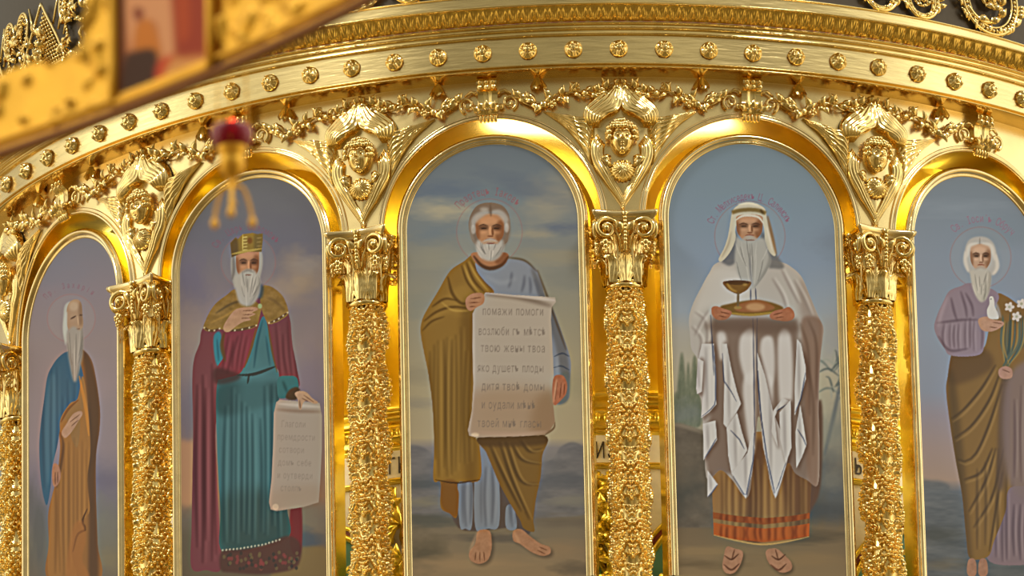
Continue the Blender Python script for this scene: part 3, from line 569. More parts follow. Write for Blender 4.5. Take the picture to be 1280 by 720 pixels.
    # hair, beard, head
    P.poly([(912, 298), (920, 290), (924, 320), (914, 332), (905, 330), (902, 324)], (104, 106, 110), 1.4, .9); P.poly([(950, 290), (960, 300), (970, 318), (980, 334), (968, 336), (956, 330)], (108, 108, 108), 1.4, .85)
    kf = P.poly([(936, 253.5), (924, 256), (916, 263), (913, 275), (910, 294), (905, 310), (898, 324), (902, 327), (912, 316), (919, 300), (919, 286), (924, 274), (936, 270), (950, 273), (955, 288), (956, 302), (962, 316), (969, 320), (968, 306), (962, 290), (958, 272), (956, 262), (948, 256)], (182, 178, 160))
    P.line([(959, 270), (964, 292), (970, 318)], 4, (138, 108, 74), .8, .85); P.line([(958, 284), (962, 300), (965, 314)], 2.4, (196, 188, 174), .7, .8); P.line([(914, 290), (910, 306), (902, 322)], 2, (150, 140, 122), .7, .7); P.line([(914.5, 266), (924, 263.5), (936, 262.5), (948, 263.5), (957, 267)], 5, (122, 104, 62), .7, .9, taper=False)
    P.line([(922, 256), (936, 254.5), (948, 257)], 3, (204, 202, 186), .8, .8); P.line([(950, 262), (954, 268)], 3, (86, 72, 48), .7, .7, smooth=False)
    P.face((936.5, 285), 16.5, 15.5, (170, 132, 102), .02)
    P.line([(919, 276), (926, 271), (936, 269.5), (948, 272), (954, 280)], 3, (194, 190, 176), .6, .9)
    P.beard([(920, 296), (924, 299), (930, 300), (937, 297), (944, 300), (950, 298), (956, 300), (960, 314), (963, 326), (958, 340), (950, 352), (943, 360), (938, 362), (930, 355), (922, 343), (918, 326), (919, 310)], (172, 174, 172), 8)
    P.line([(937, 322), (938, 340), (940, 358)], 2.2, (124, 126, 130), .8, .7); P.line([(927, 300), (936, 296), (947, 300)], 3.4, (162, 156, 148), .8, .8); P.line([(931, 300.5), (943, 300.5)], 1.6, (126, 80, 64), .5, .7, smooth=False)
    # tray, bread, chalice, hands
    P.poly([(900, 384), (912, 380), (935, 376), (958, 377), (978, 384), (974, 390), (955, 394), (930, 395), (908, 392)], (122, 92, 42), .7); P.poly([(918, 384), (930, 378), (946, 375), (960, 379), (968, 386), (950, 390), (924, 390)], (146, 98, 58), .8)
    P.ell((944, 384), 12, 5, (188, 152, 108), 1.4, .7); P.line([(908, 391), (938, 394), (972, 390)], 3, (160, 132, 62), .6, .8)
    P.poly([(905, 352), (937, 352), (935, 361), (928, 366), (922, 368), (914, 365), (907, 360)], (124, 92, 44), .6); P.ell((921, 353.5), 15.5, 3, (94, 68, 36), .6, .9); P.line([(908, 354), (914, 362), (921, 365)], 3, (178, 146, 76), .8, .7); P.line([(928, 356), (934, 356)], 3, (170, 140, 76), .8, .7, smooth=False)
    P.line([(922.5, 366), (922, 385)], 3, (116, 96, 64), .6, .9, taper=False, smooth=False); P.ell((922, 385), 5, 2, (150, 124, 64), .6, .8)
    P.hand([(889, 386), (894, 383), (904, 386), (914, 390), (912, 396), (906, 400), (896, 400), (890, 394)], (162, 108, 78), [[(900, 390), (912, 393)], [(898, 395), (908, 397)]])
    P.hand([(962, 394), (968, 389), (980, 386), (986, 384), (992, 390), (992, 398), (984, 402), (972, 401), (964, 399)], (162, 106, 76), [[(966, 394), (978, 391)], [(968, 398), (980, 396)]])
    P.poly([(892, 401), (986, 402), (990, 416), (890, 414)], (96, 74, 60), 4, .55)
    # sandalled feet
    for pts, sx in (([(908, 684), (918, 686), (928, 690), (926, 704), (918, 716), (908, 717), (903, 710), (904, 698)], -1), ([(958, 688), (970, 686), (980, 694), (989, 704), (988, 713), (976, 716), (964, 708), (958, 698)], 1)):
        P.poly([(u + 2, v + 3) for u, v in pts], (76, 60, 44), 2, .6); P.hand(pts, (156, 116, 88), []); p_ = np.array(pts).mean(0)
        P.line([(p_[0] - 9, p_[1] - 6), (p_[0], p_[1] - 1), (p_[0] + 9, p_[1] - 8)], 2.2, (92, 58, 40), .5, .8); P.line([(p_[0] - 10, p_[1] + 5), (p_[0], p_[1] + 12), (p_[0] + 10, p_[1] + 4)], 2.6, (92, 58, 40), .5, .7); P.line([(p_[0] - sx * 4, p_[1] - 14), (p_[0], p_[1])], 2, (98, 64, 44), .5, .7, smooth=False)
    return P

def icon_dove_and_lilies():          # rightmost: lilac tunic, ochre cloak
    P = Painter(1130, 206, 1336, 730, 1.3)
    P.vgrad([(220, (112, 126, 140)), (320, (122, 136, 156)), (420, (128, 140, 160)), (490, (126, 136, 156)), (520, (136, 130, 142)), (560, (146, 130, 128)), (600, (150, 130, 118)), (615, (96, 102, 110)), (670, (82, 84, 82)), (726, (84, 80, 70))])
    P.cloud((1190, 260), 60, 12, (130, 144, 160), .5, 81); P.cloud((1260, 290), 50, 20, (112, 128, 144), .5, 82)
    m = P.poly([(1136, 612), (1165, 601), (1185, 606), (1200, 618), (1330, 606), (1330, 730), (1136, 730)], (92, 98, 104), 2, .8); P.mottle(m, 14, 30, 8, 83); P.cloud((1175, 670), 40, 12, (70, 74, 72), .7, 84); P.cloud((1180, 706), 40, 8, (104, 96, 80), .6, 85)
    P.halo((1225, 322), 38)
    P.arc_text('Св. Іосифъ Обруч', (1226, 326), 48, -44, 50, 10, (150, 92, 120), .55)
    # lilac skirt
    sk = P.poly([(1238, 600), (1330, 560), (1334, 700), (1290, 706), (1236, 702), (1234, 660)], (120, 104, 112)); P.folds(sk, 1240, 1330, 610, 704, 12, (82, 68, 80), (150, 134, 142), 86, w=3)
    # ochre cloak
    ck = P.poly([(1246, 368), (1256, 370), (1268, 378), (1290, 396), (1312, 430), (1316, 520), (1300, 600), (1262, 610), (1256, 640), (1242, 676), (1234, 696), (1212, 698), (1207, 672), (1202, 620), (1194, 576), (1187, 532), (1182, 490), (1184, 470), (1190, 440), (1206, 430), (1228, 436), (1236, 410), (1244, 390)], (124, 96, 54))
    P.poly([(1190, 440), (1230, 436), (1240, 460), (1200, 480), (1184, 474)], (90, 68, 46), 3, .7, clip=ck); P.poly([(1184, 480), (1194, 480), (1214, 690), (1206, 690), (1192, 576)], (82, 66, 46), 3, .7, clip=ck)
    for q in ([(1188, 524), (1204, 512), (1226, 486), (1244, 456)], [(1192, 548), (1214, 532), (1236, 500), (1250, 464)], [(1196, 574), (1206, 577), (1220, 566), (1236, 530), (1252, 480)], [(1204, 600), (1226, 590), (1240, 560)], [(1210, 640), (1232, 600), (1244, 560)], [(1216, 660), (1240, 620), (1254, 560)], [(1236, 690), (1244, 640), (1252, 590)]): P.line(q, 3.2, (74, 58, 42), .8, .8, ck); P.line([(u + 2, v + 4) for u, v in q], 3, (150, 120, 72), 1, .6, ck)
    P.folds(ck, 1214, 1300, 560, 690, 7, (84, 66, 46), (140, 112, 70), 87, w=3.4); P.poly([(1250, 480), (1262, 480), (1256, 600), (1246, 600)], (86, 70, 66), 2.5, .7, clip=ck)
    P.poly([(1260, 470), (1330, 460), (1330, 610), (1262, 608)], (122, 106, 108), 3, .85); P.folds(np.ones_like(ck), 1264, 1326, 476, 608, 7, (92, 74, 80), (146, 132, 134), 88, w=3)
    # lilac tunic, sleeve
    tn = P.poly([(1213, 354), (1200, 358), (1186, 364), (1178, 378), (1170, 396), (1167, 410), (1172, 424), (1180, 436), (1186, 444), (1206, 446), (1226, 442), (1230, 424), (1232, 404), (1240, 388), (1248, 372), (1240, 362)], (132, 118, 132))
    P.folds(tn, 1176, 1228, 396, 440, 8, (96, 80, 94), (160, 148, 162), 89, w=2.6)
    for q in ([(1188, 372), (1192, 390), (1196, 402)], [(1206, 366), (1214, 382), (1216, 396)], [(1200, 364), (1206, 384), (1208, 398)], [(1170, 404), (1186, 402), (1204, 400), (1222, 400)], [(1172, 420), (1186, 438), (1210, 436)]): P.line(q, 3, (92, 76, 90), .9, .7, tn)
    P.line([(1184, 370), (1176, 392), (1172, 410)], 4, (160, 146, 158), 1.2, .6, tn)
    # flowers
    r = np.random.default_rng(3)
    for k in range(22):
        c0 = (1256 + r.uniform(-6, 26), 396 + r.uniform(-6, 10)); P.line([(1256 + r.uniform(-4, 8), 458), (c0[0] - 2, 430), c0], 2.2, [(84, 98, 88), (66, 80, 74), (140, 120, 70)][k % 3], .6, .8)
    for u, v in ((1261, 384), (1276, 380), (1290, 376), (1270, 396), (1286, 398)):
        for k in range(5): a = k * 1.256; P.ell((u + 3.4 * math.cos(a), v + 3.4 * math.sin(a)), 3, 2.2, (190, 184, 180), .6, .9, a)
        P.ell((u, v), 1.8, 1.8, (150, 150, 130), .5, .8)
    # hand and dove
    P.hand([(1222, 400), (1232, 396), (1242, 400), (1252, 402), (1254, 406), (1246, 412), (1236, 415), (1226, 412)], (168, 132, 112), [[(1240, 403), (1252, 405)], [(1236, 409), (1246, 410)]])
    P.poly([(1236, 372), (1240, 371), (1242, 376), (1243, 384), (1247, 392), (1247, 399), (1238, 399), (1234, 396), (1233, 388), (1236, 380)], (188, 186, 184), .6); P.line([(1244, 378), (1247, 388), (1250, 398)], 4, (150, 150, 158), .8, .8); P.ell((1238, 374), .8, .8, (60, 60, 70), .3, .8)
    P.hand([(1248, 462), (1256, 458), (1264, 462), (1264, 472), (1254, 474), (1248, 470)], (160, 124, 108), [[(1252, 462), (1262, 466)]])
    # head
    P.poly([(1208, 304), (1214, 298), (1224, 296), (1234, 298), (1242, 306), (1246, 322), (1246, 336), (1240, 344), (1212, 342), (1206, 330), (1205, 316)], (164, 162, 160), .8)
    P.face((1225, 322), 13, 15.5, (176, 146, 124), .04)
    for q in ([(1208, 322), (1211, 308), (1222, 304)], [(1226, 304), (1238, 308), (1243, 326)], [(1206, 314), (1206, 328), (1210, 340)], [(1244, 318), (1246, 334), (1240, 344)]): P.line(q, 5, (190, 186, 180), .8, .85)
    P.line([(1224, 297), (1224, 306)], 1.4, (128, 122, 116), .6, .7, smooth=False)
    P.beard([(1212, 340), (1217, 337), (1225, 335), (1233, 337), (1238, 342), (1238, 352), (1236, 364), (1232, 374), (1226, 378), (1220, 372), (1215, 360), (1213, 350)], (184, 182, 178), 9)
    P.line([(1217, 338), (1225, 334), (1233, 338)], 2.6, (156, 148, 142), .7, .7)
    for x in (1214, 1228): P.hand([(x - 4, 700), (x + 4, 700), (x + 6, 716), (x, 722), (x - 6, 716)], (146, 110, 90), [])
    return P
HOM = [
 [160.94241350938674, 0.045292080955166465, 103.72171217458997, -94.14820038080393, -288.78607779421253, 4369.8632400686565, -0.02356233469144028, 0.009862070535181766],
 [258.32933701003606, 0.04635046490214817, 356.0595173980609, -64.97944521027534, -295.53442192865367, 4376.67087037931, -0.015442317492049992, 0.010092527094438048],
 [313.5091899479717, 0.0468961850828611, 699.8722631866741, -23.29338694922626, -299.0139792214569, 4375.6001205225775, -0.0043054941704655505, 0.010211354288999958],
 [313.92936904672536, 0.0468019232300018, 1068.7636924881376, 22.907213689077253, -298.41295780064564, 4366.604636682841, 0.00769921124935719, 0.010190829353413042],
 [259.813156044014, 0.04609017077473254, 1388.6383408709864, 64.33479849441937, -293.8747649006685, 4351.53231934509, 0.018160245205483108, 0.010035849657634613]]
def icon_color(P, H, A, B):
    if not hasattr(P, 'done'):
        P.done = True; bl = np.stack([P.blur(P.img[:, :, c], 2.2) for c in range(3)], -1); bw = np.stack([P.blur(P.img[:, :, c], 14) for c in range(3)], -1)
        P.img = P.img + .75 * (P.img - bl) + .16 * (P.img - bw)          # crisp brush edges, fuller contrast
        P.img = np.clip((P.img - 112) * 1.06 + 115, 4, 250); g_ = P.img.mean(-1, keepdims=True); P.img = (g_ + (P.img - g_) * .87) * [1, 1, 1.025]
    w = H[6] * A + H[7] * B + 1
    X = (H[0] * A + H[1] * B + H[2]) / w; Y = (H[3] * A + H[4] * B + H[5]) / w
    x = np.clip((X - P.x0) * P.sc - .5, 0, P.w - 1.001); y = np.clip((Y - P.y0) * P.sc - .5, 0, P.h - 1.001)
    ix, iy = x.astype(int), y.astype(int); fx, fy = (x - ix)[..., None], (y - iy)[..., None]; I = P.img
    c = (I[iy, ix] * (1 - fx) + I[iy, ix + 1] * fx) * (1 - fy) + (I[iy + 1, ix] * (1 - fx) + I[iy + 1, ix + 1] * fx) * fy
    return srgb(np.clip(c, 0, 255))

# ------------------------------------------------------------------ icons: painting + frame + case
PAINTERS = [icon_elder_profile, icon_crowned_king, icon_long_scroll, icon_bread_and_chalice, icon_dove_and_lilies]
ICON_LABELS = [
 'narrow arched icon of a bald bearded elder in a blue tunic and ochre cloak',
 'arched icon of a crowned king in crimson cloak and teal robe holding a scroll',
 'arched icon of a grey-bearded man in ochre cloak showing a wide open scroll',
 'arched icon of an elder in white kerchief and robe carrying bread and a chalice',
 'arched icon of a white-haired man in lilac tunic holding a dove and lilies']
def outline(hw, zc, z0, n=48, dz=0):
    """round-headed outline, from bottom left over the arc to bottom right"""
    a = np.linspace(PI, 0, n)
    left = np.stack([np.full(14, -hw), np.linspace(z0, zc, 14, endpoint=False)], -1)
    arc = np.stack([hw * np.cos(a), zc + hw * np.sin(a)], -1)
    return np.vstack([left, arc, left[::-1] * [-1, 1]])
ZI = ZT - HW                                        # centre of the painting's arc
def make_icon(k):
    th = BAY_TH[k]
    root = empty('icon', on_drum(th, RI, ICON_Z0), th, label=ICON_LABELS[k], cat='icon', group='saints painted on the arched icons')
    # painting panel
    dx = (.0033, .0033, .0033, .0033, .0036)[k]
    if k == 0: dx = .0046
    na = int(2 * HW / dx); nb = int((ZT - ICON_Z0) / .0035)
    A, B = np.meshgrid(np.linspace(-HW - .004, HW + .004, na), np.linspace(ICON_Z0, ZT + .004, nb))
    P = PAINTERS[k](); C = icon_color(P, HOM[k], A, B)
    keep = (B < ZI) | (A ** 2 + (B - ZI) ** 2 < (HW + .005) ** 2)
    mb = MB(); km = keep[:-1, :-1] & keep[1:, 1:] & keep[:-1, 1:] & keep[1:, :-1]
    mb.grid(np.stack([A, 0 * A - .004, B - ICON_Z0], -1), mask=km)
    o = mb.build('painting', M_PAINT, root)
    ca = o.data.color_attributes.new('paint', 'FLOAT_COLOR', 'POINT')
    ca.data.foreach_set('color', np.concatenate([C, np.ones(C.shape[:2] + (1,))], -1).astype(np.float32).ravel())
    # frame: profile (outward, protrusion) swept along the outline, closed by a bottom rail
    prof = [(-.004, -.002), (-.002, .004), (.003, .008), (.008, .008), (.010, .006), (.012, .007), (.014, .014), (.019, .021), (.025, .0245), (.031, .0235), (.036, .018), (.0385, .011), (.040, .008), (.044, .006), (.045, -.004)]
    L = []
    for q, n in prof:
        pl = outline(HW + q, ZI, ICON_Z0)
        L.append(np.stack([pl[:, 0], np.full(len(pl), -n - .001), pl[:, 1] - ICON_Z0], -1))
    fb = MB(); fb.grid(np.array(L))
    fb.build('frame', G_FRAME, root)
    rb = MB(); rb.box((0, 0, -.03), (HW + .045, .018, .032)); rb.tube([(-HW - .045, -.018, -.03), (HW + .045, -.018, -.03)], .016)
    rb.build('bottom_rail', G_FRAME, root)
    pl = outline(HW + .044, ZI, ICON_Z0 - .06); P0 = np.stack([pl[:, 0], np.full(len(pl), .001), pl[:, 1] - ICON_Z0], -1); P1 = P0 + [0, .085, 0]
    cb = MB(); cb.grid(np.stack([P0, P1]))
    ctr = P1.copy(); ctr[:, 0] = 0; cb.grid(np.stack([P1, ctr]))
    cb.build('case', G_SIDE, root)
for k in range(5): make_icon(k)

# ------------------------------------------------------------------ arcade wall with its five round-headed openings
TH0, TH1 = -1.56, 1.56
ZTOPW = Z(4.2125); TW = .26
ZB = Z(3.983)
def arcade():
    mb = MB()
    for k in range(5):
        c = BAY_TH[k]; hb = .2032
        ca_ = math.atan2(ZTOPW - ARC_Z, hb * RP); al = np.sort(np.r_[np.linspace(PI, 0, 72), ca_, PI - ca_])[::-1]
        op = np.stack([ARC_R * np.cos(al), ARC_Z + ARC_R * np.sin(al)], -1)
        op = np.vstack([[(-ARC_R, ZB)], op, [(ARC_R, ZB)]])
        # outer boundary matched to the opening: left edge, top, right edge
        W = hb * RP; out = []
        for x, z in op:
            d = np.array([x, z - ARC_Z]); t = min(W / max(abs(d[0]), 1e-6), (ZTOPW - ARC_Z) / max(d[1], 1e-6) if d[1] > 0 else 1e9)
            out.append((d[0] * t, ARC_Z + d[1] * t))
        out[0] = (-W, ZB); out[-1] = (W, ZB); out = np.array(out)
        lv = []
        for t in np.linspace(0, 1, 10):
            p = op * (1 - t) + out * t; lv.append(np.stack([(RP) * np.sin(p[:, 0] / RP + c), -RP * np.cos(p[:, 0] / RP + c), p[:, 1]], -1))
        mb.grid(np.array(lv))
        back = [q * [(RP - TW) / RP, (RP - TW) / RP, 1] for q in lv]
        mb.grid(np.array(back))
    o = mb.build('wall_front', G_PLATE); tag(o, kind='structure')
    # soffits of the arches
    for k in range(5):
        c = BAY_TH[k]; al = np.linspace(PI, 0, 72); op = np.stack([ARC_R * np.cos(al), ARC_Z + ARC_R * np.sin(al)], -1); op = np.vstack([[(-ARC_R, ZB)], op, [(ARC_R, ZB)]])
        mb = MB(); L = []
        for dr in np.linspace(0, TW, 8): r = RP - dr; L.append(np.stack([r * np.sin(op[:, 0] / RP + c), -r * np.cos(op[:, 0] / RP + c), op[:, 1]], -1))
        mb.grid(np.array(L)); tag(mb.build('trim_%d' % (k + 1), G_SIDE), kind='structure')
    # raised moulding round each arch
    for k in range(5):
        c = BAY_TH[k]; prof = [(-.001, 0), (-.001, .010), (.003, .016), (.008, .016), (.012, .011), (.014, .006), (.018, .006), (.022, .009), (.027, .007), (.029, 0)]
        L = []
        for q, n in prof:
            al = np.linspace(PI + .02, -.02, 80); x = (ARC_R + q) * np.cos(al); z = ARC_Z + (ARC_R + q) * np.sin(al); r = RP + n
            L.append(np.stack([r * np.sin(x / RP + c), -r * np.cos(x / RP + c), z], -1))
        mb = MB(); mb.grid(np.array(L)); tag(mb.build('trim_%d' % (k + 6), G_FRAME), kind='structure')
    # filling left and right of the five bays
    mb = MB()
    for a, b_ in ((TH0, BAY_TH[0] - .2032), (BAY_TH[4] + .2032, TH1)): mb.lathe([(RP, ZB), (RP, ZTOPW)], 16, a, b_)
    for a, b_ in ((TH0, -1.30), (.985, TH1)): mb.lathe([(RP - .02, Z(3.35)), (RP - .02, ZB)], 24, a, b_)
    tag(mb.build('wall_side', G_PLATE), kind='structure')
    mb = MB(); mb.lathe([(RP, ZTOPW - .001), (RP - .75, ZTOPW - .001)], 90, TH0, TH1); tag(mb.build('light_block_ceiling', G_INNER), kind='structure')  # ring added to stop light leaking in from above
arcade()

# ------------------------------------------------------------------ cornice
def cornice():
    root = empty('cornice', (0, 0, ZTOPW), label='gilded drum cornice with a row of rosettes above the arches', cat='cornice')
    def lz(name, prof, m, n=480, sm=True):
        p = np.array(prof, float) * [S, S]; p[:, 1] += ZC - ZTOPW
        mb = MB(); mb.lathe(p, n, TH0, TH1); return mb.build(name, m, root)
    def rnd(pts, n=5): return cr(pts, n)
    lz('lower_moulding', rnd([(.9655, 4.2105), (.972, 4.2112), (.982, 4.2118), (.992, 4.2125), (.9985, 4.2135), (1.0005, 4.2146), (.9995, 4.216), (.9975, 4.2164), (.9985, 4.2178), (1.0015, 4.2186), (1.002, 4.2196), (1.0002, 4.2206), (.998, 4.2212)]), G_POL)
    lz('fascia', [(.998, 4.2205), (.998, 4.235), (.998, 4.25), (.998, 4.2642)], G_BRUSH)
    lz('upper_moulding', rnd([(.998, 4.2638), (1.0015, 4.2645), (1.003, 4.266), (1.002, 4.2675), (1.002, 4.2715), (1.005, 4.2722), (1.0065, 4.2735), (1.0055, 4.2748), (1.0055, 4.2782), (1.009, 4.2790), (1.0105, 4.2805), (1.009, 4.2826), (1.007, 4.2832)]), G_POL)
    # acanthus band, tilted forward
    n, m = 2800, 26; th = np.linspace(TH0, TH1, n)[:, None]; t = np.linspace(0, 1, m)[None]
    ph = (th / .0195) % 1.0; x = np.abs(ph - .5) * 2
    ribs = np.cos(x * 6 - t * 3.5) ** 2; edge = 1 - np.clip((x - (1 - .9 * np.abs(t - .45) ** 1.4 * 1.6)) * 6, 0, 1)
    h = .013 * (1 - x ** 2) * np.sin(PI * np.clip(t * 1.05, 0, 1)) * edge + .007 * ribs * np.sin(PI * np.clip(t * 1.1, 0, 1)) * edge
    prof_r = (1.008 + .020 * t ** 1.3) * S; prof_z = (4.2832 + .0190 * t) * S + ZC - ZTOPW
    r = prof_r + h * .75; z = prof_z - h * .8
    mb = MB(); mb.grid(np.stack([r * np.sin(th), -r * np.cos(th), z], -1)); mb.build('acanthus_band', G_LEAF, root)
    lz('crown_fillet', rnd([(1.028, 4.3015), (1.031, 4.302), (1.0325, 4.3035), (1.031, 4.305), (1.026, 4.3055), (.99, 4.306)]), G_POL)
    # rosettes
    ros = MB(); nu, nv = 48, 22
    u = np.linspace(0, 2 * PI, nu, endpoint=False)[:, None]; v = np.linspace(0, 1, nv)[None]; R0 = .041
    pet = .5 + .5 * np.cos(6 * u)
    prof = .036 * np.sqrt(np.clip(1 - (v * .985) ** 2, 0, 1)) - .009 * np.exp(-((v - .36) / .07) ** 2) - .010 * (1 - pet) * np.sin(PI * np.clip((v - .36) / .64, 0, 1)) + .004 * pet * (v > .4) * np.cos(18 * u) * np.sin(PI * np.clip((v - .4) / .6, 0, 1))
    rad = R0 * v * (1 - .03 * (1 - pet) * v ** 2)
    prof = prof + .0035 * np.cos(12 * u) * np.sin(PI * np.clip((v - .5) / .5, 0, 1)); ros.grid(np.stack([rad * np.cos(u), -prof - .001 + 0 * u, rad * np.sin(u)], -1), cu=True)
    me = None; first = None
    dth = .06774
    for i in range(-5, 38):
        a = -1.08673 + dth * i
        if a < TH0 + .02 or a > 1.4: continue
        if first is None: first = o = ros.build('rosette', G_ORN, root)
        else: o = first.copy(); COLL.objects.link(o); o.parent = root
        o.location = on_drum(a, .998 * S, Z(4.2427) - ZTOPW); o.rotation_euler = (0, .35 * i, a)
        o.rotation_mode = 'XYZ'
cornice()

# ------------------------------------------------------------------ columns
def column_field(nphi, nz, L, R):
    """carved vines: height over the shaft surface, mirrored about the front, repeating along the shaft"""
    per = .268; circ = 2 * PI * R
    s = (np.arange(nphi) / nphi) * circ; z = np.linspace(0, L, nz); h = np.zeros((nz, nphi))
    ds = circ / nphi; dz = L / (nz - 1)
    def bump(cs, cz, rs, rz, hh, ang=0):
        rr = max(rs, rz); i0, i1 = max(0, int((cz - rr) / dz)), min(nz, int((cz + rr) / dz) + 2)
        if i1 <= i0: return
        j = np.arange(int((cs - rr) / ds) - 1, int((cs + rr) / ds) + 2); S_ = j * ds - cs; Z_ = z[i0:i1, None] - cz
        ca, sa = math.cos(ang), math.sin(ang); d = ((S_ * ca + Z_ * sa) / rs) ** 2 + ((-S_ * sa + Z_ * ca) / rz) ** 2
        v = hh * np.sqrt(np.clip(1 - d, 0, 1)); jj = j % nphi
        h[i0:i1][:, jj] = np.maximum(h[i0:i1][:, jj], v)
    rep = 3; w = circ / rep
    r = random.Random(4); cell = []
    st = .0235; ny = int(per / (st * .87)); nx = int(w / 2 / st) + 1
    for iy in range(ny):
        for ix in range(nx):
            x_ = (ix + (.5 if iy % 2 else 0)) * (w / 2) / (nx - .5) + r.uniform(-.0038, .0038); z_ = iy * per / ny + r.uniform(-.0038, .0038)
            t = z_ / per; k = .5 + .5 * math.cos(2 * PI * (t - abs(x_) / w * 1.0)); k2 = .5 + .5 * math.cos(2 * PI * (t + abs(x_) / w))
            if math.hypot(x_ / .026, (t - .70) * per / .034) < 1: continue
            if r.random() < .10: continue
            big = r.random() < .45
            cell.append((x_, z_, r.uniform(.0098, .0120) if big else r.uniform(.0065, .0085), r.uniform(.0100, .0125) if big else r.uniform(.013, .018), .012 + .014 * max(k, k2) ** 2 + r.uniform(0, .007), 0 if big else r.uniform(-1.3, 1.3)))
    for f in (-1.15, -.6, 0, .6, 1.15): cell.append((.001 + .020 * math.sin(f), per * .68 + .020 * math.cos(f), .0058, .016, .025, -f))
    cell.append((0, per * .665, .010, .010, .027, 0))
    for q in range(rep):
        for z0 in np.arange(-per, L + per, per):
            for x_, z_, a_, b_, hh, an in cell:
                for m in (-1, 1): bump(q * w + m * x_, z0 + z_, a_, b_, hh, an * m)
    return h
SH_TOP = Z(3.878); SH_BOT = Z(3.40); SH_R = .082
def make_column():
    root = empty('column', (0, 0, SH_BOT - .15), 0)
    z_ = lambda z: z - (SH_BOT - .15)
    L = SH_TOP - SH_BOT; nphi, nz = 256, 1200
    h = column_field(nphi, nz, L, SH_R); ph = (np.arange(nphi) / nphi) * 2 * PI; zz = np.linspace(SH_BOT, SH_TOP, nz)
    t = np.linspace(0, 1, nz)[:, None]; env = np.clip((1 - t) * 40, 0, 1)
    r = (SH_R - .012 + .008 * np.cos(2 * PI * zz / .268 + .6)[:, None] + h) * (1 - .07 * np.clip((t - .75) / .25, 0, 1)) * (.90 + .10 * env)
    P = np.stack([r * np.sin(ph), -r * np.cos(ph), z_(zz)[:, None] + 0 * ph], -1)
    mb = MB(); mb.grid(P, cv=True); mb.build('shaft', G_ORN, root)
    # neck ring
    zt = z_(SH_TOP)
    mb = MB(); mb.lathe(cr([(.070, zt - .012), (.083, zt - .008), (.088, zt + .002), (.083, zt + .012), (.074, zt + .016), (.078, zt + .02), (.078, zt + .026), (.068, zt + .03)], 4), 40); mb.build('neck_ring', G_POL, root)
    # bell with acanthus leaves
    zc = z_(Z(3.989)); H = zc - zt
    mb = MB(); mb.lathe(cr([(.068, zt + .01), (.072, zt + .10), (.080, zt + .2), (.094, zt + .29), (.10, zt + H - .045)], 6), 40); mb.build('bell', G_POL, root)
    lv = MB()
    for tier, (n, z0, Lf, W, off) in enumerate(((8, zt + .015, .15, .042, 0), (8, zt + .06, .20, .040, PI / 8))):
        for k in range(n):
            a = off + k * 2 * PI / n; c, s_ = math.sin(a), -math.cos(a)
            nu_, nv_ = 16, 15; u = np.linspace(0, 1, nu_)[:, None]; v = np.linspace(-1, 1, nv_)[None]
            w = W * (np.sin(PI * np.clip(u * .80 + .17, 0, 1)) ** .7) * (1 - .22 * np.abs(np.sin(u * 4.5 * PI)) * np.abs(v))
            out = .076 - .003 * tier + .012 * u + .050 * np.clip(u - .62, 0, 1) ** 1.5 * 3 + .006 * np.abs(np.cos((v * 2.5 - u * 1.5 * np.sign(v)) * PI)) * (1 - .3 * u) + .012 * (1 - np.abs(v)) ** 2 - .012 * v ** 2 + (1 - tier) * .006
            zz_ = z0 + Lf * np.minimum(u, .86) - np.clip(u - .86, 0, 1) * .16 + 0 * v
            X = out * c + v * w * math.cos(a); Y = out * s_ + v * w * math.sin(a); lv.grid(np.stack([X, Y, zz_ + 0 * X], -1))
    lv.build('acanthus_leaves', G_ORN, root)
    # tall central stalk on each face and corner volutes
    for f in range(4):
        a = f * PI / 2; R = np.array([[math.cos(a), -math.sin(a), 0], [math.sin(a), math.cos(a), 0], [0, 0, 1]])
        sp = MB(); st = np.array([(0, -.093, zt + .15), (0, -.105, zt + .20), (0, -.112, zt + .26), (0, -.128, zt + H - .01)]); sp.tube(cr(st, 5) @ R.T, [.012] * 5 + [.010] * 5 + [.009] * 5 + [.017], 8)
        for zq in np.linspace(zt + .18, zt + H - .02, 9): sp.ell(R @ np.array([0, -.112 - .02 * (zq - zt) / H, zq]), (.010, .008, .010), nu=8, nv=6)
        for m in (-1, 1): sp.leaf(R @ np.array([0, -.11, zt + H - .10]), R @ np.array([m * .7, -.2, .75]), R @ np.array([0, -1, 0]), .075, .014)
        sp.build('stalk', G_ORN, root)
    for f in range(4):
        for m in (-1, 1):
            a = f * PI / 2; R = np.array([[math.cos(a), -math.sin(a), 0], [math.sin(a), math.cos(a), 0], [0, 0, 1]])
            t_ = np.linspace(0, 1, 64); ang = 2 * PI * 1.6 * t_; rad = .047 * (1 - t_) ** .85 + .004
            cx, cz = .083, zt + H - .085
            x = cx + rad * np.cos(PI / 2 + .9 - ang); z = cz + rad * np.sin(PI / 2 + .9 - ang)
            lead = np.array([(.018, zt + .155), (.026, zt + .21), (.038, zt + H - .10)])
            xx = np.r_[lead[:, 0], x]; zz_ = np.r_[lead[:, 1], z]; pts = cr(np.stack([xx * m, -.104 - .022 * (xx / .1) ** 1.5 - np.r_[0, 0, 0, .008 * t_], zz_], -1)[::1], 1)
            vb = MB(); vb.tube(pts @ R.T, np.r_[np.linspace(.005, .0095, 8), np.linspace(.0115, .0065, len(pts) - 8)], 8)
            vb.ell(R @ np.array([m * cx, -.132, cz]), (.014, .012, .014))
            vo = vb.build('volute', G_POL, root)
            bb = MB(); rr = random.Random(3)
            for (bx, bz, br) in ((0, -.062, .014), (-.015, -.070, .011), (.015, -.070, .011), (0, -.083, .012), (-.009, -.098, .009), (.010, -.096, .008), (0, -.110, .007)):
                bb.ell(R @ np.array([m * (cx + .006) + bx, -.126, cz + bz]), (br, br, br), nu=8, nv=6)
            bb.build('bud', G_ORN, vo)
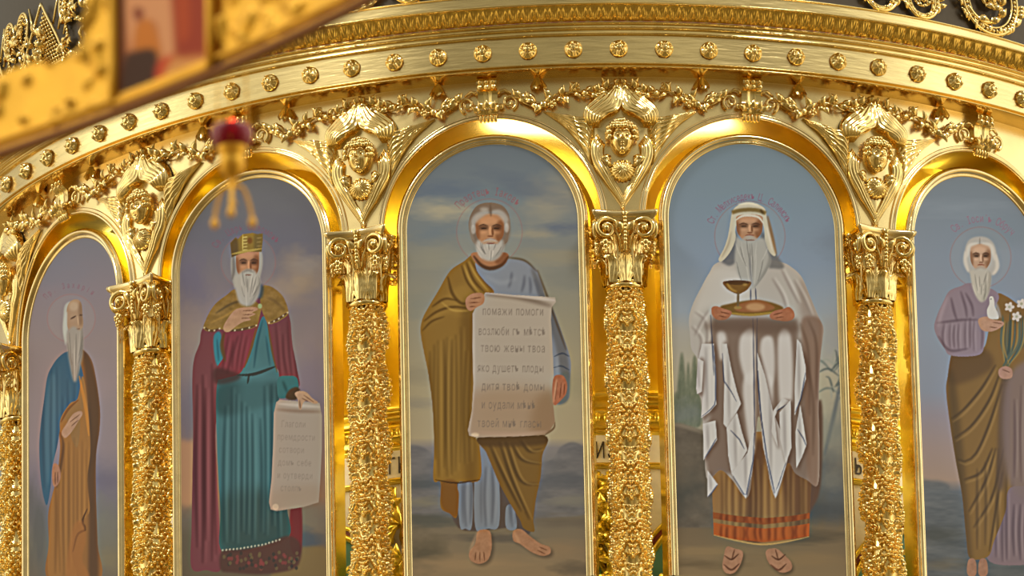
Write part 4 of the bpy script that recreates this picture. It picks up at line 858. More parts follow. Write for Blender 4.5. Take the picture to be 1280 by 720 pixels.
    # abacus: concave-sided slab with two fillets
    ab = MB(); base = []
    for f in range(4):
        a = f * PI / 2; t_ = np.linspace(-1, 1, 17)[:-1]
        x = t_ * .145; y = -(.120 + .024 * t_ ** 2)
        base.append(np.stack([x * math.cos(a) - y * math.sin(a), x * math.sin(a) + y * math.cos(a)], -1))
    base = np.vstack(base)
    L_ = []
    for k_, zz_ in ((.0, -.045), (.90, -.045), (.93, -.038), (.92, -.030), (.97, -.026), (1.0, -.018), (1.02, -.008), (1.0, 0), (.95, .004), (0, .004)):
        L_.append(np.concatenate([base * k_, np.full((len(base), 1), zc + zz_ - .002)], 1))
    ab.grid(np.array(L_), cv=True); ab.build('abacus', G_FRAME, root)
    # moulded base below the shaft
    bs = MB(); bs.lathe(cr([(.13, 0), (.13, .05), (.115, .06), (.125, .08), (.125, .10), (.10, .115), (.108, .13), (.10, .145), (.085, .155)], 4), 40); bs.build('base', G_POL, root)
    return root
COL_LABELS = ['leafy gilded column cut by the left edge, left of the blue-tunic elder',
 'gilded vine-carved column between the blue-tunic elder and the crowned king',
 'gilded vine-carved column between the crowned king and the wide open scroll icon',
 'gilded vine-carved column between the wide open scroll icon and the chalice bearer',
 'gilded vine-carved column between the chalice bearer and the dove holder']
col0 = make_column()
for k in range(5):
    o = col0 if k == 0 else copy_tree(col0)
    th = COL_TH[k]; o.location = on_drum(th, .966 * S - .03, SH_BOT - .15); o.rotation_euler = (0, 0, th)
    tag(o, COL_LABELS[k], 'column', 'carved columns of the arcade')
mb = MB(); mb.lathe([(2.3, SH_BOT - .45), (3.15, SH_BOT - .45)][::-1], 80, TH0, TH1); mb.lathe([(3.15, SH_BOT - .45), (3.15, SH_BOT - .19), (3.12, SH_BOT - .17), (3.10, SH_BOT - .15), (2.3, SH_BOT - .15)], 80, TH0, TH1)
tag(mb.build('trim_11', G_PLATE), kind='structure')

# ------------------------------------------------------------------ seraph reliefs over the columns
def wing(A, B, n0, n1, bulge, nf, dep, nu=26, nv=None, tipn=0.0):
    nv = nv or nf * 6 + 1
    A = resample(cr(A, 6), nu); B = resample(cr(B, 6), nu); v = np.linspace(0, 1, nv)[None, :, None]; u = np.linspace(0, 1, nu)[:, None]
    XZ = A[:, None] * (1 - v) + B[:, None] * v; vv = v[..., 0]
    ridge = np.abs(np.sin(nf * PI * (vv + .06 * np.sin(u * 9)))) ** .6
    scal = np.abs(((u * 3.6 + vv * .8) % 1.0) - .5) * 2
    n = (n0 * (1 - vv) + n1 * vv) * (1 - u) + tipn * u + bulge * np.sin(PI * np.clip(vv, 0, 1)) ** .7 * np.sin(PI * np.clip(u * .92 + .06, 0, 1)) ** .6 + dep * ridge * (.35 + .65 * np.clip(1.3 - u, 0, 1)) + dep * .7 * scal * (u < .62)
    n = n * np.where((vv == 0) | (vv == 1), .25, 1) * (np.clip(u / .10, 0, 1) ** .6 * .85 + .15)
    return bend(XZ[..., 0], n, XZ[..., 1])
def mirror(P): return P * [-1, 1, 1]
def make_seraph():
    root = empty('seraph_relief')
    # shield behind the head
    b = MB(); OL = cr([(0, .285), (.06, .235), (.13, .185), (.158, .10), (.13, .04), (.142, -.05), (.13, -.13), (.075, -.22), (0, -.335)], 6); OL = resample(OL, 40)
    OL = np.vstack([OL, OL[::-1][1:-1] * [-1, 1]]); L = []
    for t in (1, .985, .9, .7, .4, .02): L.append(bend(OL[:, 0] * t, .001 + .016 * (1 - t ** 6) if t < 1 else -.004, OL[:, 1] * t - .02 * (1 - t)))
    b.grid(np.array(L), cv=True); b.build('shield', G_PLATE, root)
    def W(name, A, B, *a, **k):
        P = wing(A, B, *a, **k)
        for q in (P, mirror(P)):
            m = MB(); m.grid(q); m.build(name, G_ORN, root)
    W('side_wing', [(.12, .05), (.15, .095), (.20, .112), (.27, .125), (.345, .140)], [(.135, -.13), (.158, -.075), (.19, -.02), (.25, .06), (.345, .140)], .012, .004, .020, 6, .010, tipn=.004)
    W('upper_wing', [(.148, .055), (.168, .12), (.13, .185), (.065, .225), (.012, .250), (-.004, .292)], [(.100, .050), (.088, .078), (.060, .100), (.026, .112), (-.002, .150), (-.004, .292)], .028, .074, .016, 6, .006, tipn=.02)
    W('lower_wing', [(.105, .035), (.138, -.03), (.132, -.115), (.082, -.205), (.03, -.275), (-.006, -.335)], [(.070, -.02), (.078, -.07), (.066, -.12), (.034, -.195), (.006, -.25), (-.012, -.30)], .018, .024, .012, 4, .006, tipn=.012)
    # head: face and curls
    nu, nv = 56, 40; a = np.linspace(-PI, PI, nu)[:, None]; e = np.linspace(-PI / 2 + .02, PI / 2 - .02, nv)[None]
    X = np.sin(a) * np.cos(e); Y = -np.cos(a) * np.cos(e); Zz = np.sin(e) + 0 * a
    def g(x0, z0, sx, sz): return np.exp(-((X - x0) / sx) ** 2 - ((Zz - z0) / sz) ** 2) * (Y < 0)
    d = -.26 * (g(-.36, .08, .20, .14) + g(.36, .08, .20, .14)) + .10 * (g(-.48, -.26, .20, .18) + g(.48, -.26, .20, .18)) - .14 * g(0, -.50, .26, .07) + .12 * g(0, -.80, .24, .14)
    hm = MB(); hm.grid(np.stack([X * .054 * (1 - .10 * np.clip(-Zz, 0, 1)), Y * .044 * (1 + d), Zz * .074], -1) + np.array([0, -.040, -.010]))
    hm.tube([(0, -.082, .018), (0, -.090, .002), (0, -.096, -.014), (0, -.088, -.022)], [.004, .0055, .008, .005], 9)          # nose
    for m in (-1, 1):
        hm.tube([(m * .006, -.084, .016), (m * .020, -.083, .021), (m * .036, -.070, .014)], [.004, .005, .003], 7)             # brow
        hm.ell((m * .0205, -.070, .001), (.0085, .0085, .0065), nu=12, nv=8)                                                     # eye
        hm.ell((m * .030, -.060, -.026), (.014, .012, .013), nu=12, nv=8); hm.ell((m * .008, -.084, -.019), (.005, .005, .004), nu=8, nv=6)
    hm.tube([(-.015, -.074, -.040), (0, -.081, -.036), (.015, -.074, -.040)], [.002, .0042, .002], 7); hm.tube([(-.012, -.073, -.046), (0, -.080, -.050), (.012, -.073, -.046)], [.002, .0045, .002], 7)
    hm.ell((0, -.066, -.066), (.014, .012, .010), nu=12, nv=8)
    hd = hm.build('head', G_ORN, root)
    hh = MB(); rr = random.Random(6)
    for row, (zz, rx, n) in enumerate(((.054, .046, 9), (.038, .060, 11), (.014, .066, 11), (-.010, .066, 9), (.068, .028, 6))):
        for k in range(n):
            an = -PI * .5 + PI * (k + .5) / n if row not in (2, 3) else (-1 if k % 2 else 1) * (PI * .30 + .2 * PI * (k / n))
            hh.ell((rx * math.sin(an), -.046 - rx * .62 * math.cos(an), zz + rr.uniform(-.004, .004)), (.0125, .0115, .0115), nu=9, nv=7)
    hh.build('hair', G_ORN, hd)
    # collar: fluted shell under the chin, with ruffled feathers at each side
    nu, nv = 72, 14; a = np.linspace(0, 2 * PI, nu, endpoint=False)[:, None]; v = np.linspace(0, 1, nv)[None]
    rad = .060 * v * (1 + .05 * np.cos(18 * a)); h = .045 * np.sqrt(np.clip(1 - (v * .96) ** 2, 0, 1)) + .006 * v * np.cos(18 * a) * np.sin(PI * v) + .014
    rad = rad * .93; cm = MB(); cm.grid(np.stack([rad * np.sin(a), -h, rad * np.cos(a) * .92 - .155], -1), cu=True); cm.build('collar', G_ORN, root)
    for m in (-1, 1):
        fm = MB()
        for k in range(7):
            an = .5 + k * .3; fm.leaf((m * .050, -.022, -.085 - k * .008), (m * math.sin(an), -.15, -math.cos(an) * .5 + .2), (0, -1, .2), .052, .013, .25)
        fm.build('neck_feathers', G_ORN, root)
    return root
SER = ['seraph relief at the far left edge, half out of the photo', 'seraph relief between the arches of the blue-tunic elder and crowned king', 'seraph relief between the arches of the crowned king and wide open scroll',
 'seraph relief between the arches of the wide open scroll and chalice bearer', 'seraph relief between the arches of the chalice bearer and dove holder']
ser0 = make_seraph()
for k in range(5):
    o = ser0 if k == 0 else copy_tree(ser0)
    o.location = on_drum(COL_TH[k], RP, Z(4.1105)); o.rotation_euler = (0, 0, COL_TH[k]); tag(o, SER[k], 'relief', 'winged heads above the columns')

# ------------------------------------------------------------------ keystone brackets
def make_bracket():
    root = empty('keystone_bracket')
    prof = cr([(0, .107), (.040, .106), (.058, .090), (.058, .066), (.046, .052), (.030, .040), (.026, .010), (.028, -.015), (.040, -.030), (.046, -.048), (.036, -.064), (.020, -.070), (0, -.072)], 5)
    x = np.linspace(-.044, .044, 13); b = MB()
    P = np.stack([bend(q, prof[:, 0] * (1 - .18 * (abs(q) < .012)) , prof[:, 1]) for q in x]); b.grid(P)
    for e in (0, -1):
        c = P[e].copy(); c[:, 1] = 0.0; b.grid(np.stack([P[e], c]))
    b.build('console', G_POL, root)
    f = MB()
    for k in (-2, -1, 0, 1, 2): f.tube(bend(np.full(5, k * .016), np.array([.018, .024, .025, .02, .01]), np.array([-.064, -.070, -.080, -.088, -.092])), .0078, 8)
    f.build('fluted_foot', G_ORN, root)
    l = MB()
    for k, (x0, z0, dx, dz) in enumerate(((0, -.05, 0, 1), (-.018, -.052, -.5, 1), (.018, -.052, .5, 1), (-.03, -.056, -1, .5), (.03, -.056, 1, .5))): l.leaf(bend(x0, .040, z0), (dx, -.5, dz), (0, -1, 0), .05, .014, .25)
    for x0 in (-.028, 0, .028): l.ell(bend(x0, .060, .078), (.011, .011, .011)); l.leaf(bend(x0, .056, .07), (x0 * 6, -.3, -1), (0, -1, 0), .034, .010)
    l.build('foliage', G_ORN, root)
    for m in (-1, 1):                                       # C-scrolls on either side
        t = np.linspace(0, 1, 40); an = -1.2 + 2 * PI * 1.25 * t; rad = .036 * (1 - .75 * t) 
        v = MB(); xx = m * (.095 + rad * np.cos(an)); zz = -.008 + rad * np.sin(an)
        v.tube(bend(xx, .014 + .010 * t, zz), np.linspace(.008, .006, 40), 7); v.tube(bend(m * np.array([.046, .058, .075, .105]), np.array([.02, .022, .02, .016]), np.array([.03, .046, .05, .03])), [.006, .008, .008, .005], 7); v.ell(bend(m * .058, .02, -.028), (.014, .012, .014))
        v.build('scroll', G_ORN, root)
    return root
KB = ['keystone bracket on the narrow arch over the blue-tunic elder', 'keystone bracket on the arch over the crowned king', 'keystone bracket on the arch over the wide open scroll icon', 'keystone bracket on the arch over the chalice bearer', 'keystone bracket on the arch over the dove holder']
kb0 = make_bracket()
for k in range(5):
    o = kb0 if k == 0 else copy_tree(kb0)
    o.location = on_drum(BAY_TH[k], RP, Z(4.1765)); o.rotation_euler = (0, 0, BAY_TH[k]); tag(o, KB[k], 'bracket', 'keystone brackets of the arches')

# ------------------------------------------------------------------ leaf garlands between brackets and seraphs
def make_garland(seed):
    """from a bracket (x=0) to the seraph's peak (x=span)"""
    root = empty('leaf_garland'); r = random.Random(seed); span = .2032 * RP
    ctrl = [(.125, .015), (.19, -.012), (.25, -.020), (.32, .004), (.39, .030), (.46, .020), (.53, .045), (span - .012, .066)]
    xz = cr([(a, b_ + r.uniform(-.004, .004)) for a, b_ in ctrl], 8); n = .014 + .006 * np.sin(np.linspace(0, 14, len(xz)))
    st = MB(); st.tube(bend(xz[:, 0], n, xz[:, 1]), 0.0075 + .001 * np.sin(np.linspace(0, 20, len(xz))), 7)
    st2 = MB()
    z2 = xz[:, 1] + .020 * np.sin(np.linspace(0, 4 * PI, len(xz)) + seed); st.tube(bend(xz[:, 0], n + .005, z2), .0042, 6)
    st.build('stem', G_ORN, root)
    lf = MB(); m = len(xz)
    for k in range(26):
        i = int((k + .5) / 26 * (m - 1)); p = bend(xz[i, 0], .016, xz[i, 1]); sgn = 1 if k % 2 else -1; an = r.uniform(.25, 1.15) * sgn
        dirx = 1 if r.random() < .6 else -1
        d = (dirx * math.cos(an), -.35 + r.uniform(-.2, .2), math.sin(an)); L = r.uniform(.048, .066)
        if xz[i, 1] + L * d[2] > .095: d = (d[0], d[1], .2); L = .04
        lf.leaf(p, d, (r.uniform(-.3, .3), -1, r.uniform(-.3, .3)), L, r.uniform(.0125, .017), r.uniform(.15, .35), .45)
    lf.build('leaves', G_ORN, root)
    for k, f in enumerate((.12, .36, .58, .80)):
        fl = MB(); i = int(f * (m - 1)); c = bend(xz[i, 0], .028, xz[i, 1] + (-.018 if k % 2 else .016))
        for q in range(5): a = q * 1.2566 + k; fl.ell(c + np.array([.014 * math.cos(a), 0, .014 * math.sin(a)]), (.0095, .009, .0095), nu=8, nv=6)
        fl.ell(c + np.array([0, -.008, 0]), (.008, .008, .008), nu=8, nv=6)
        fl.build('flower', G_ORN, root)
    # bell flower hanging from the cornice
    c = np.array([.225, 0, .078]); b = MB(); u = np.linspace(0, 2 * PI, 30, endpoint=False)[:, None]; v = np.linspace(0, 1, 9)[None]
    rad = (.010 + .026 * v ** .8) * (1 + .12 * v * np.cos(5 * u)); 
    x = .225 + rad * np.cos(u); nn = .022 + rad * np.sin(u) * .8; zz = .10 - .052 * v + .008 * v * np.cos(5 * u); b.grid(bend(x, nn, zz), cu=True); b.ell(bend(.225, .022, .056), (.009, .009, .014)); b.build('bell_flower', G_ORN, root)
    return root
gar = {}
def mirror_tree(root):
    c = empty('leaf_garland')
    for ch in root.children:
        me = ch.data.copy(); co = np.empty(len(me.vertices) * 3, np.float32); me.vertices.foreach_get('co', co); co = co.reshape(-1, 3); co[:, 0] *= -1; me.vertices.foreach_set('co', co.ravel()); me.update()
        o = bpy.data.objects.new(ch.name, me); COLL.objects.link(o); o.parent = c
    return c
gR = make_garland(3); gL = mirror_tree(gR)
nm = ['the blue-tunic elder', 'the crowned king', 'the wide open scroll icon', 'the chalice bearer', 'the dove holder']
for k in range(5):
    for sd, g in ((-1, gL), (1, gR)):
        if k == 4 and sd == 1: continue
        o = g if k == 0 else copy_tree(g)
        o.location = on_drum(BAY_TH[k], RP, Z(4.1765)); o.rotation_euler = (0, 0, BAY_TH[k])
        tag(o, 'leafy garland running %s from the bracket above %s' % ('left' if sd < 0 else 'right', nm[k]), 'garland', 'leaf garlands under the cornice')

# ------------------------------------------------------------------ upper drum with scroll openwork
mb = MB(); mb.lathe([(2.96, Z(4.300)), (2.96, Z(4.31)), (2.96, Z(4.325)), (2.96, Z(4.3365)), (2.96, Z(4.3369))], 200, TH0, TH1); mb.lathe([(2.96, Z(4.3369)), (2.968, Z(4.3372)), (2.968, Z(4.339)), (2.945, Z(4.3392))], 200, TH0, TH1); tag(mb.build('wall_upper', G_BRUSH), kind='structure')
mb = MB(); mb.lathe([(2.945, Z(4.338)), (2.945, Z(4.66))], 200, TH0, TH1); tag(mb.build('wall_attic', M_SLATE), kind='structure')
R_UP = 2.945
def ub(x, n, z): return bend(x, n, z, R_UP)
def ring_scroll(Rr, seed):
    root = empty('scroll_roundel'); t = np.linspace(0, 2 * PI, 72, endpoint=False)
    for q, (rr, w) in enumerate(((Rr, .008), (Rr * .80, .0055))):
        b = MB(); b.tube(ub(rr * np.cos(t), .022, rr * np.sin(t)), w, 7, closed=True); b.build('rim', G_ORN, root)
    b = MB(); n = int(2 * PI * Rr * .9 / .020)
    for k in range(n): a = 2 * PI * k / n; b.ell(ub(Rr * .9 * math.cos(a), .024, Rr * .9 * math.sin(a)), (.0088,) * 3, nu=8, nv=6)
    b.build('beading', G_POL, root)
    b = MB()
    for m, s0 in ((1, 0), (1, PI)):
        u = np.linspace(0, 1, 40); an = s0 + seed + 5.2 * u; rad = Rr * .70 * (1 - u) ** .8 + .012
        cx, cz = .12 * Rr * math.cos(s0 + seed), .12 * Rr * math.sin(s0 + seed)
        b.tube(ub(cx + rad * np.cos(an), .024, cz + rad * np.sin(an)), np.linspace(.010, .006, 40) * (Rr / .12) ** .5, 7)
        for k in range(6): i = 4 + k * 5; b.leaf(ub(cx + rad[i] * math.cos(an[i]), .022, cz + rad[i] * math.sin(an[i])), (math.cos(an[i] + 1.9), -.5, math.sin(an[i] + 1.9)), (0, -1, 0), Rr * .36, Rr * .10)
    b.ell(ub(0, .03, 0), (Rr * .16, Rr * .14, Rr * .16)); b.build('scrollwork', G_ORN, root)
    b = MB(); r_ = random.Random(int(seed * 10))
    for k in range(int(230 * Rr)):
        an = r_.uniform(0, 2 * PI); b.leaf(ub(Rr * 1.06 * math.cos(an), .006, max(-Rr * .98, Rr * 1.06 * math.sin(an))), (math.cos(an) + r_.uniform(-.5, .5), -.3, abs(math.sin(an)) + r_.uniform(0, .5)), (0, -1, 0), .05, .013)
    b.build('outer_leaves', G_ORN, root)
    return root
protoB = ring_scroll(.165, .4); protoS = ring_scroll(.084, 1.2)
first = {'B': True, 'S': True}; names_used = []
where = {0: 'above the left flank', 1: 'above the second bay', 2: 'over the wide open scroll icon', 3: 'above the chalice bearer', 4: 'at the top right'}
for k in range(-1, 5):
    for kind, off, lab in (('B', .6935, 'large'), ('S', .561, 'small'), ('S', .4870, 'smaller left-hand')):
        th = off + .4064 * (k - 4)
        if not -1.2 < th < .85 or k < 3 and not (k == 2 and kind == 'S'): continue
        src = protoB if kind == 'B' else protoS
        o = src if first[kind] else copy_tree(src); first[kind] = False
        Rr = .165 if kind == 'B' else .084
        o.location = on_drum(th, R_UP, Z(4.337) + Rr + .010); o.rotation_euler = (0, 0, th)
        pos = {'B': 'large beaded scroll roundel', 'S': 'small beaded roundel, %s of a pair' % ('right' if off > .52 else 'left')}[kind]
        tag(o, pos + {2: ' over the crowned king', 3: ' over the chalice bearer', 4: ' at the upper right edge of the drum'}[k], 'ornament', 'beaded scroll roundels on the drum')
# A-shaped beaded panels of the attic
def attic_panel(seed):
    root = empty('beaded_panel'); r = random.Random(seed); H, Wd = .34, .21
    b = MB()
    for m in (-1, 1): b.tube(ub(m * np.linspace(0, Wd, 12) ** 1 * (1 + .10 * np.sin(np.linspace(0, PI, 12))), .03, np.linspace(H, 0, 12)), .0065, 7)
    b.tube(ub(np.linspace(-Wd, Wd, 12), .03, np.linspace(0, 0, 12)), .0065, 7); b.build('border', G_POL, root)
    b = MB(); y = .02
    while y < H - .03:
        w = Wd * (1 - y / H) - .02; n = max(1, int(2 * w / .021))
        for q in range(n): b.ell(ub(-w + 2 * w * (q + .5) / n, .014, y), (.0085, .010, .0085), nu=8, nv=6)
        y += .0195
    b.build('beading', G_ORN, root)
    b = MB()
    for q in range(16): b.leaf(ub(r.uniform(-.06, .06), .028, r.uniform(.03, .2)), (r.uniform(-1, 1), -.5, r.uniform(-.3, 1)), (0, -1, 0), .06, .016)
    for m in (-1, 1):
        for q in range(22): b.leaf(ub(m * r.uniform(.15, .30), .012, r.uniform(.0, .30)), (r.uniform(-1, 1), -.4, r.uniform(-.6, 1)), (0, -1, 0), r.uniform(.04, .07), .014)
    b.build('foliage', G_ORN, root)
    for m in (-1, 1):                                      # pointed oval beside it
        b = MB(); t = np.linspace(0, 2 * PI, 40, endpoint=False); cx = m * .205; cz = .27
        b.tube(ub(cx + .055 * np.cos(t), .02, cz + .09 * np.sin(t)), .007, 7, closed=True)
        for q in range(20): a = q * PI / 10; b.ell(ub(cx + .042 * math.cos(a), .022, cz + .075 * math.sin(a)), (.007,) * 3, nu=8, nv=6)
        for q in range(7): b.ell(ub(cx, .026, cz - .05 + q * .017), (.020 - abs(q - 3) * .003, .012, .008), nu=9, nv=6)
        for q in range(9): b.ell(ub(cx + .01 * math.sin(q), .02, cz - .11 - q * .018), (.009,) * 3, nu=8, nv=6)
        b.build('pendant_oval', G_ORN, root)
    for m in (-1, 1):
        b = MB()
        for q in range(3): b.tube(ub(m * np.array([.09 + q * .045, .02 + q * .05 + .12]), .018, np.array([H * .62 - .04 * q, H + .02 - .03 * q])), .006, 6)
        b.build('slanting_bars', G_POL, root)
    return root
pa = attic_panel(5)
for q, (th, lab) in enumerate(((-1.175, 'beaded triangular panel of the attic at the far left edge'), (-.985, 'beaded triangular panel of the attic left of the hanging band picture'), (-.775, 'beaded triangular panel of the attic behind the hanging band picture'))):
    o = pa if q == 0 else copy_tree(pa); o.location = on_drum(th, R_UP, Z(4.396)); o.rotation_euler = (0, 0, th); tag(o, lab, 'ornament', 'triangular panels of the attic')
b = MB()
for q in range(150):
    th = -1.25 + q * .0065; b.ell(on_drum(th, R_UP + .012, Z(4.392)), (.009,) * 3, nu=7, nv=5)
b.tube([on_drum(a, R_UP + .01, Z(4.386)) for a in np.linspace(-1.3, -.3, 60)], .008, 6)
tag(b.build('trim_12', G_ORN), kind='structure')
b = MB(); r = random.Random(12)
for q in range(46):
    th = -1.25 + q * .018; s_ = .045
    t = np.linspace(0, 1, 24); an = (1 if q % 2 else -1) * 7 * t + 1.2; rad = .042 * (1 - .8 * t)
    P = np.stack([np.array(on_drum(th + a_ / R_UP, R_UP + .012, Z(4.364) + b_)) for a_, b_ in zip(rad * np.cos(an), rad * np.sin(an))]); b.tube(P, np.linspace(.009, .005, 24), 6)
tag(b.build('trim_13', G_ORN), kind='structure')

# ------------------------------------------------------------------ the inner gilded screen seen through the gaps
RB = 2.4
mb = MB(); mb.lathe(cr([(2.20, Z(4.22)), (2.19, Z(4.1)), (2.19, Z(3.9)), (2.20, Z(3.80)), (2.24, Z(3.770))], 4), 120, TH0, TH1); tag(mb.build('wall_inner', G_INNER), kind='structure')
inner = empty('inner_cornice', (0, 0, Z(3.7)), label='gilded inner cornice with a white lettered band behind the columns', cat='cornice')
def li(name, prof, m, n=160): 
    p = np.array(prof, float); p[:, 1] -= Z(3.7); b = MB(); b.lathe(p, n, TH0, TH1); return b.build(name, m, inner)
li('moulding', cr([(2.22, Z(3.772)), (2.40, Z(3.770)), (2.46, Z(3.766)), (2.47, Z(3.758)), (2.44, Z(3.752)), (2.43, Z(3.745)), (2.45, Z(3.738)), (2.45, Z(3.730)), (2.42, Z(3.724)), (2.41, Z(3.715)), (2.42, Z(3.708)), (2.40, Z(3.7035))], 4), G_INNER)
b = MB()
for q in range(150):
    th = -1.2 + q * .0155; b.ell(np.array(on_drum(th, 2.445, Z(3.728))) - [0, 0, Z(3.7)], (.014, .014, .022), nu=8, nv=6)
b.build('egg_row', G_INNER, inner)
li('lettered_band', [(2.40, Z(3.7035)), (2.40, Z(3.6589))], M_WHITE)
li('bead_moulding', cr([(2.40, Z(3.6600)), (2.425, Z(3.6585)), (2.43, Z(3.655)), (2.42, Z(3.652)), (2.40, Z(3.651))], 4), G_INNER)
def letter(ch, x0, z0, h, sx=.62):
    v, t = glyph_tris(ch); k = h / .73; b = MB()
    w = v[:, 0].max() * k * sx
    P = np.stack([v[:, 0] * k * sx, v[:, 1] * k], -1)
    th = x0 + P[:, 0] / 2.4
    for n in (.004, .001):
        V = np.stack([(2.4 + n) * np.sin(th), -(2.4 + n) * np.cos(th), P[:, 1] + z0 - Z(3.7)], -1)
        b.raw(V, np.c_[t, t[:, 2]])
    me = bpy.data.meshes.new('letter'); V = np.concatenate(b.V)
    me.from_pydata(V.tolist(), [], [list(q[:3]) for q in np.concatenate(b.Q)]); me.materials.append(M_INK)
    o = bpy.data.objects.new('letter', me); COLL.objects.link(o); o.parent = inner
    return w / 2.4 + h * .14 / 2.4
for word, a in (('ГЫ', -.3775), ('ИЗ', .0175), ('Ь', .527)):
    for ch in word: a += letter(ch, a, Z(3.6675), .078)
# spandrel wall with round lunettes
mb = MB(); mb.lathe([(2.40, Z(3.6515)), (2.40, Z(3.33))], 160, TH0, TH1); tag(mb.build('wall_back', M_WHITE), kind='structure')
LUN = ['blue-tunic elder', 'crowned king', 'wide open scroll', 'chalice bearer', 'dove holder']
for k in range(5):
    th = BAY_TH[k]; root = empty('lunette', on_drum(th, RB, Z(3.43)), th, label='teal lunette in a gilded ring behind the icon of the ' + LUN[k], cat='lunette', group='lunettes of the inner screen')
    R0 = .43; a = np.linspace(PI, 0, 40)
    def bb_(x, n, z): return bend(x, n, z, RB)
    b = MB(); b.grid(np.stack([bb_(R0 * q * np.cos(a), .006, R0 * 1.15 * q * np.sin(a)) for q in (.02, .5, 1)])); b.build('field', M_TEAL, root)
    b = MB(); b.tube(bb_(R0 * np.cos(a), .012, R0 * 1.15 * np.sin(a)), .014, 8); b.tube(bb_((R0 + .04) * np.cos(a), .010, (R0 * 1.15 + .04) * np.sin(a)), .010, 8); b.build('gilded_ring', G_INNER, root)
    b = MB(); b.grid(np.stack([bb_((R0 + q) * np.cos(a), .008, (R0 * 1.15 + q) * np.sin(a)) for q in (.0, .038)])); b.build('wine_band', M_WINE, root)
    b = MB(); r = random.Random(k)
    for q in range(16): t = r.uniform(.1, PI - .1); b.leaf(bb_(R0 * .8 * math.cos(t), .012, R0 * .9 * math.sin(t)), (r.uniform(-1, 1), -.2, r.uniform(-1, 1)), (0, -1, 0), .07, .014)
    b.build('foliage', G_INNER, root)
for k in range(5):
    th = COL_TH[k] - .035; root = empty('foliate_bracket', on_drum(th, RB, Z(3.36)), th, label='gilded foliate bracket of the inner screen behind column %s' % ['at the left edge', 'right of the blue-tunic elder', 'right of the crowned king', 'right of the wide open scroll', 'right of the chalice bearer'][k], cat='bracket', group='foliate brackets of the inner screen')
    b = MB(); r = random.Random(20 + k)
    for q in range(70): b.leaf(bend(r.uniform(-.09, .09) * (1 - .3), .012, r.uniform(0, .80), RB), (r.uniform(-1, 1), -.3, r.uniform(-.2, 1)), (0, -1, 0), .11, .026, .3)
    b.build('leaves', G_INNER, root)
    b = MB(); t = np.linspace(0, 1, 30)
    for m in (-1, 1): b.tube(bend(m * (.02 + .07 * np.sin(PI * t)), .03, .85 * t, RB), .012, 7)
    b.build('stems', G_INNER, root)

# ------------------------------------------------------------------ hanging picture band (great hoop of the chandelier), out of focus in front
HC = (-4.8741, -23.4883); HR = 5.5127; HZ = 8.0
def hp(a, n, z):
    """n = distance out of the visible inner face"""
    a, n, z = np.broadcast_arrays(np.asarray(a, float), np.asarray(n, float), np.asarray(z, float)); r = HR - n
    return np.stack([r * np.cos(a), r * np.sin(a), z], -1)
hoop = empty('hoop_chandelier', (HC[0], HC[1], HZ), label='blurred gilded hoop of a hanging chandelier crossing the top left corner', cat='chandelier')
A0, A1 = .48, .98
def top_h(a):
    a = np.asarray(a); t = np.clip((.826 - a) / .012, 0, 1); t = t * t * (3 - 2 * t)
    return (.175 + .022 * np.abs(np.sin(a * 60))) * (1 - t) + t * .52
a = np.linspace(A0, A1, 500); v = np.linspace(0, 1, 60); Aa, Vv = np.meshgrid(a, v); Hh = top_h(Aa) * Vv
r = np.random.default_rng(8); rel = np.zeros_like(Aa)
for k in range(420):
    ca, cz = r.uniform(A0, A1), r.uniform(.03, .5); ra, rz = r.uniform(.008, .026) / HR, r.uniform(.008, .026)
    if .738 < ca < .805: continue
    d = ((Aa - ca) / ra) ** 2 + ((Hh - cz) / rz) ** 2; rel = np.maximum(rel, r.uniform(.008, .02) * np.sqrt(np.clip(1 - d, 0, 1)))
b = MB(); b.grid(hp(Aa, rel + .004, Hh)); b.grid(hp(Aa, -.02, Hh)); top = hp(a, .004, top_h(a)); bk = hp(a, -.02, top_h(a)); b.grid(np.stack([top, bk])); b.grid(np.stack([hp(a, .004, 0 * a), hp(a, -.02, 0 * a)]))
b.build('band', G_FORE, hoop)
b = MB(); aa = np.linspace(A0, A1, 160); b.tube(hp(aa, .012, 0 * aa - .006), .014, 8); b.build('lower_rim', plain('shaded hoop gilding', (120, 72, 22), .5, .6), hoop)  # shade of the underside is put into the rim's darker brown
b = MB(); b.tube(hp(aa, .012, 0 * aa + .030), .007, 8); b.build('bead_line', G_FORE, hoop)
# the picture in the band
PP = Painter(140, -70, 280, 150, .7)
PP.vgrad([(-70, (150, 96, 60)), (0, (176, 120, 78)), (70, (170, 110, 66)), (110, (184, 132, 78)), (150, (170, 116, 60))])
PP.poly([(152, -70), (160, -70), (160, 150), (152, 150)], (72, 38, 20), 1, .9, False)
PP.poly([(162, 0), (175, -20), (205, -30), (222, 0), (224, 60), (214, 80), (206, 60), (200, 30), (178, 30), (168, 66)], (196, 148, 112), 2, .95)
PP.poly([(222, -70), (264, -70), (264, 66), (232, 74), (224, 40)], (136, 50, 26), 3, .9); PP.poly([(228, -30), (240, -30), (244, 40), (230, 50)], (168, 76, 30), 3, .7)
PP.poly([(176, 34), (190, 26), (200, 44), (204, 70), (186, 78), (174, 60)], (184, 116, 40), 2, .9); PP.poly([(172, 12), (184, 14), (182, 26), (174, 26)], (104, 44, 26), 2, .8)
PP.poly([(160, 76), (172, 66), (198, 64), (202, 90), (198, 122), (158, 134)], (62, 40, 24), 2, 1); PP.poly([(200, 82), (224, 70), (216, 84), (204, 112), (198, 118)], (176, 62, 30), 2, .9)
PP.poly([(214, 84), (230, 74), (264, 72), (264, 98), (204, 122)], (196, 146, 86), 3, .9)
aa = np.linspace(.7998, .7435, 110); zz = np.linspace(.018, .50, 130); Aa, Zz = np.meshgrid(aa, zz)
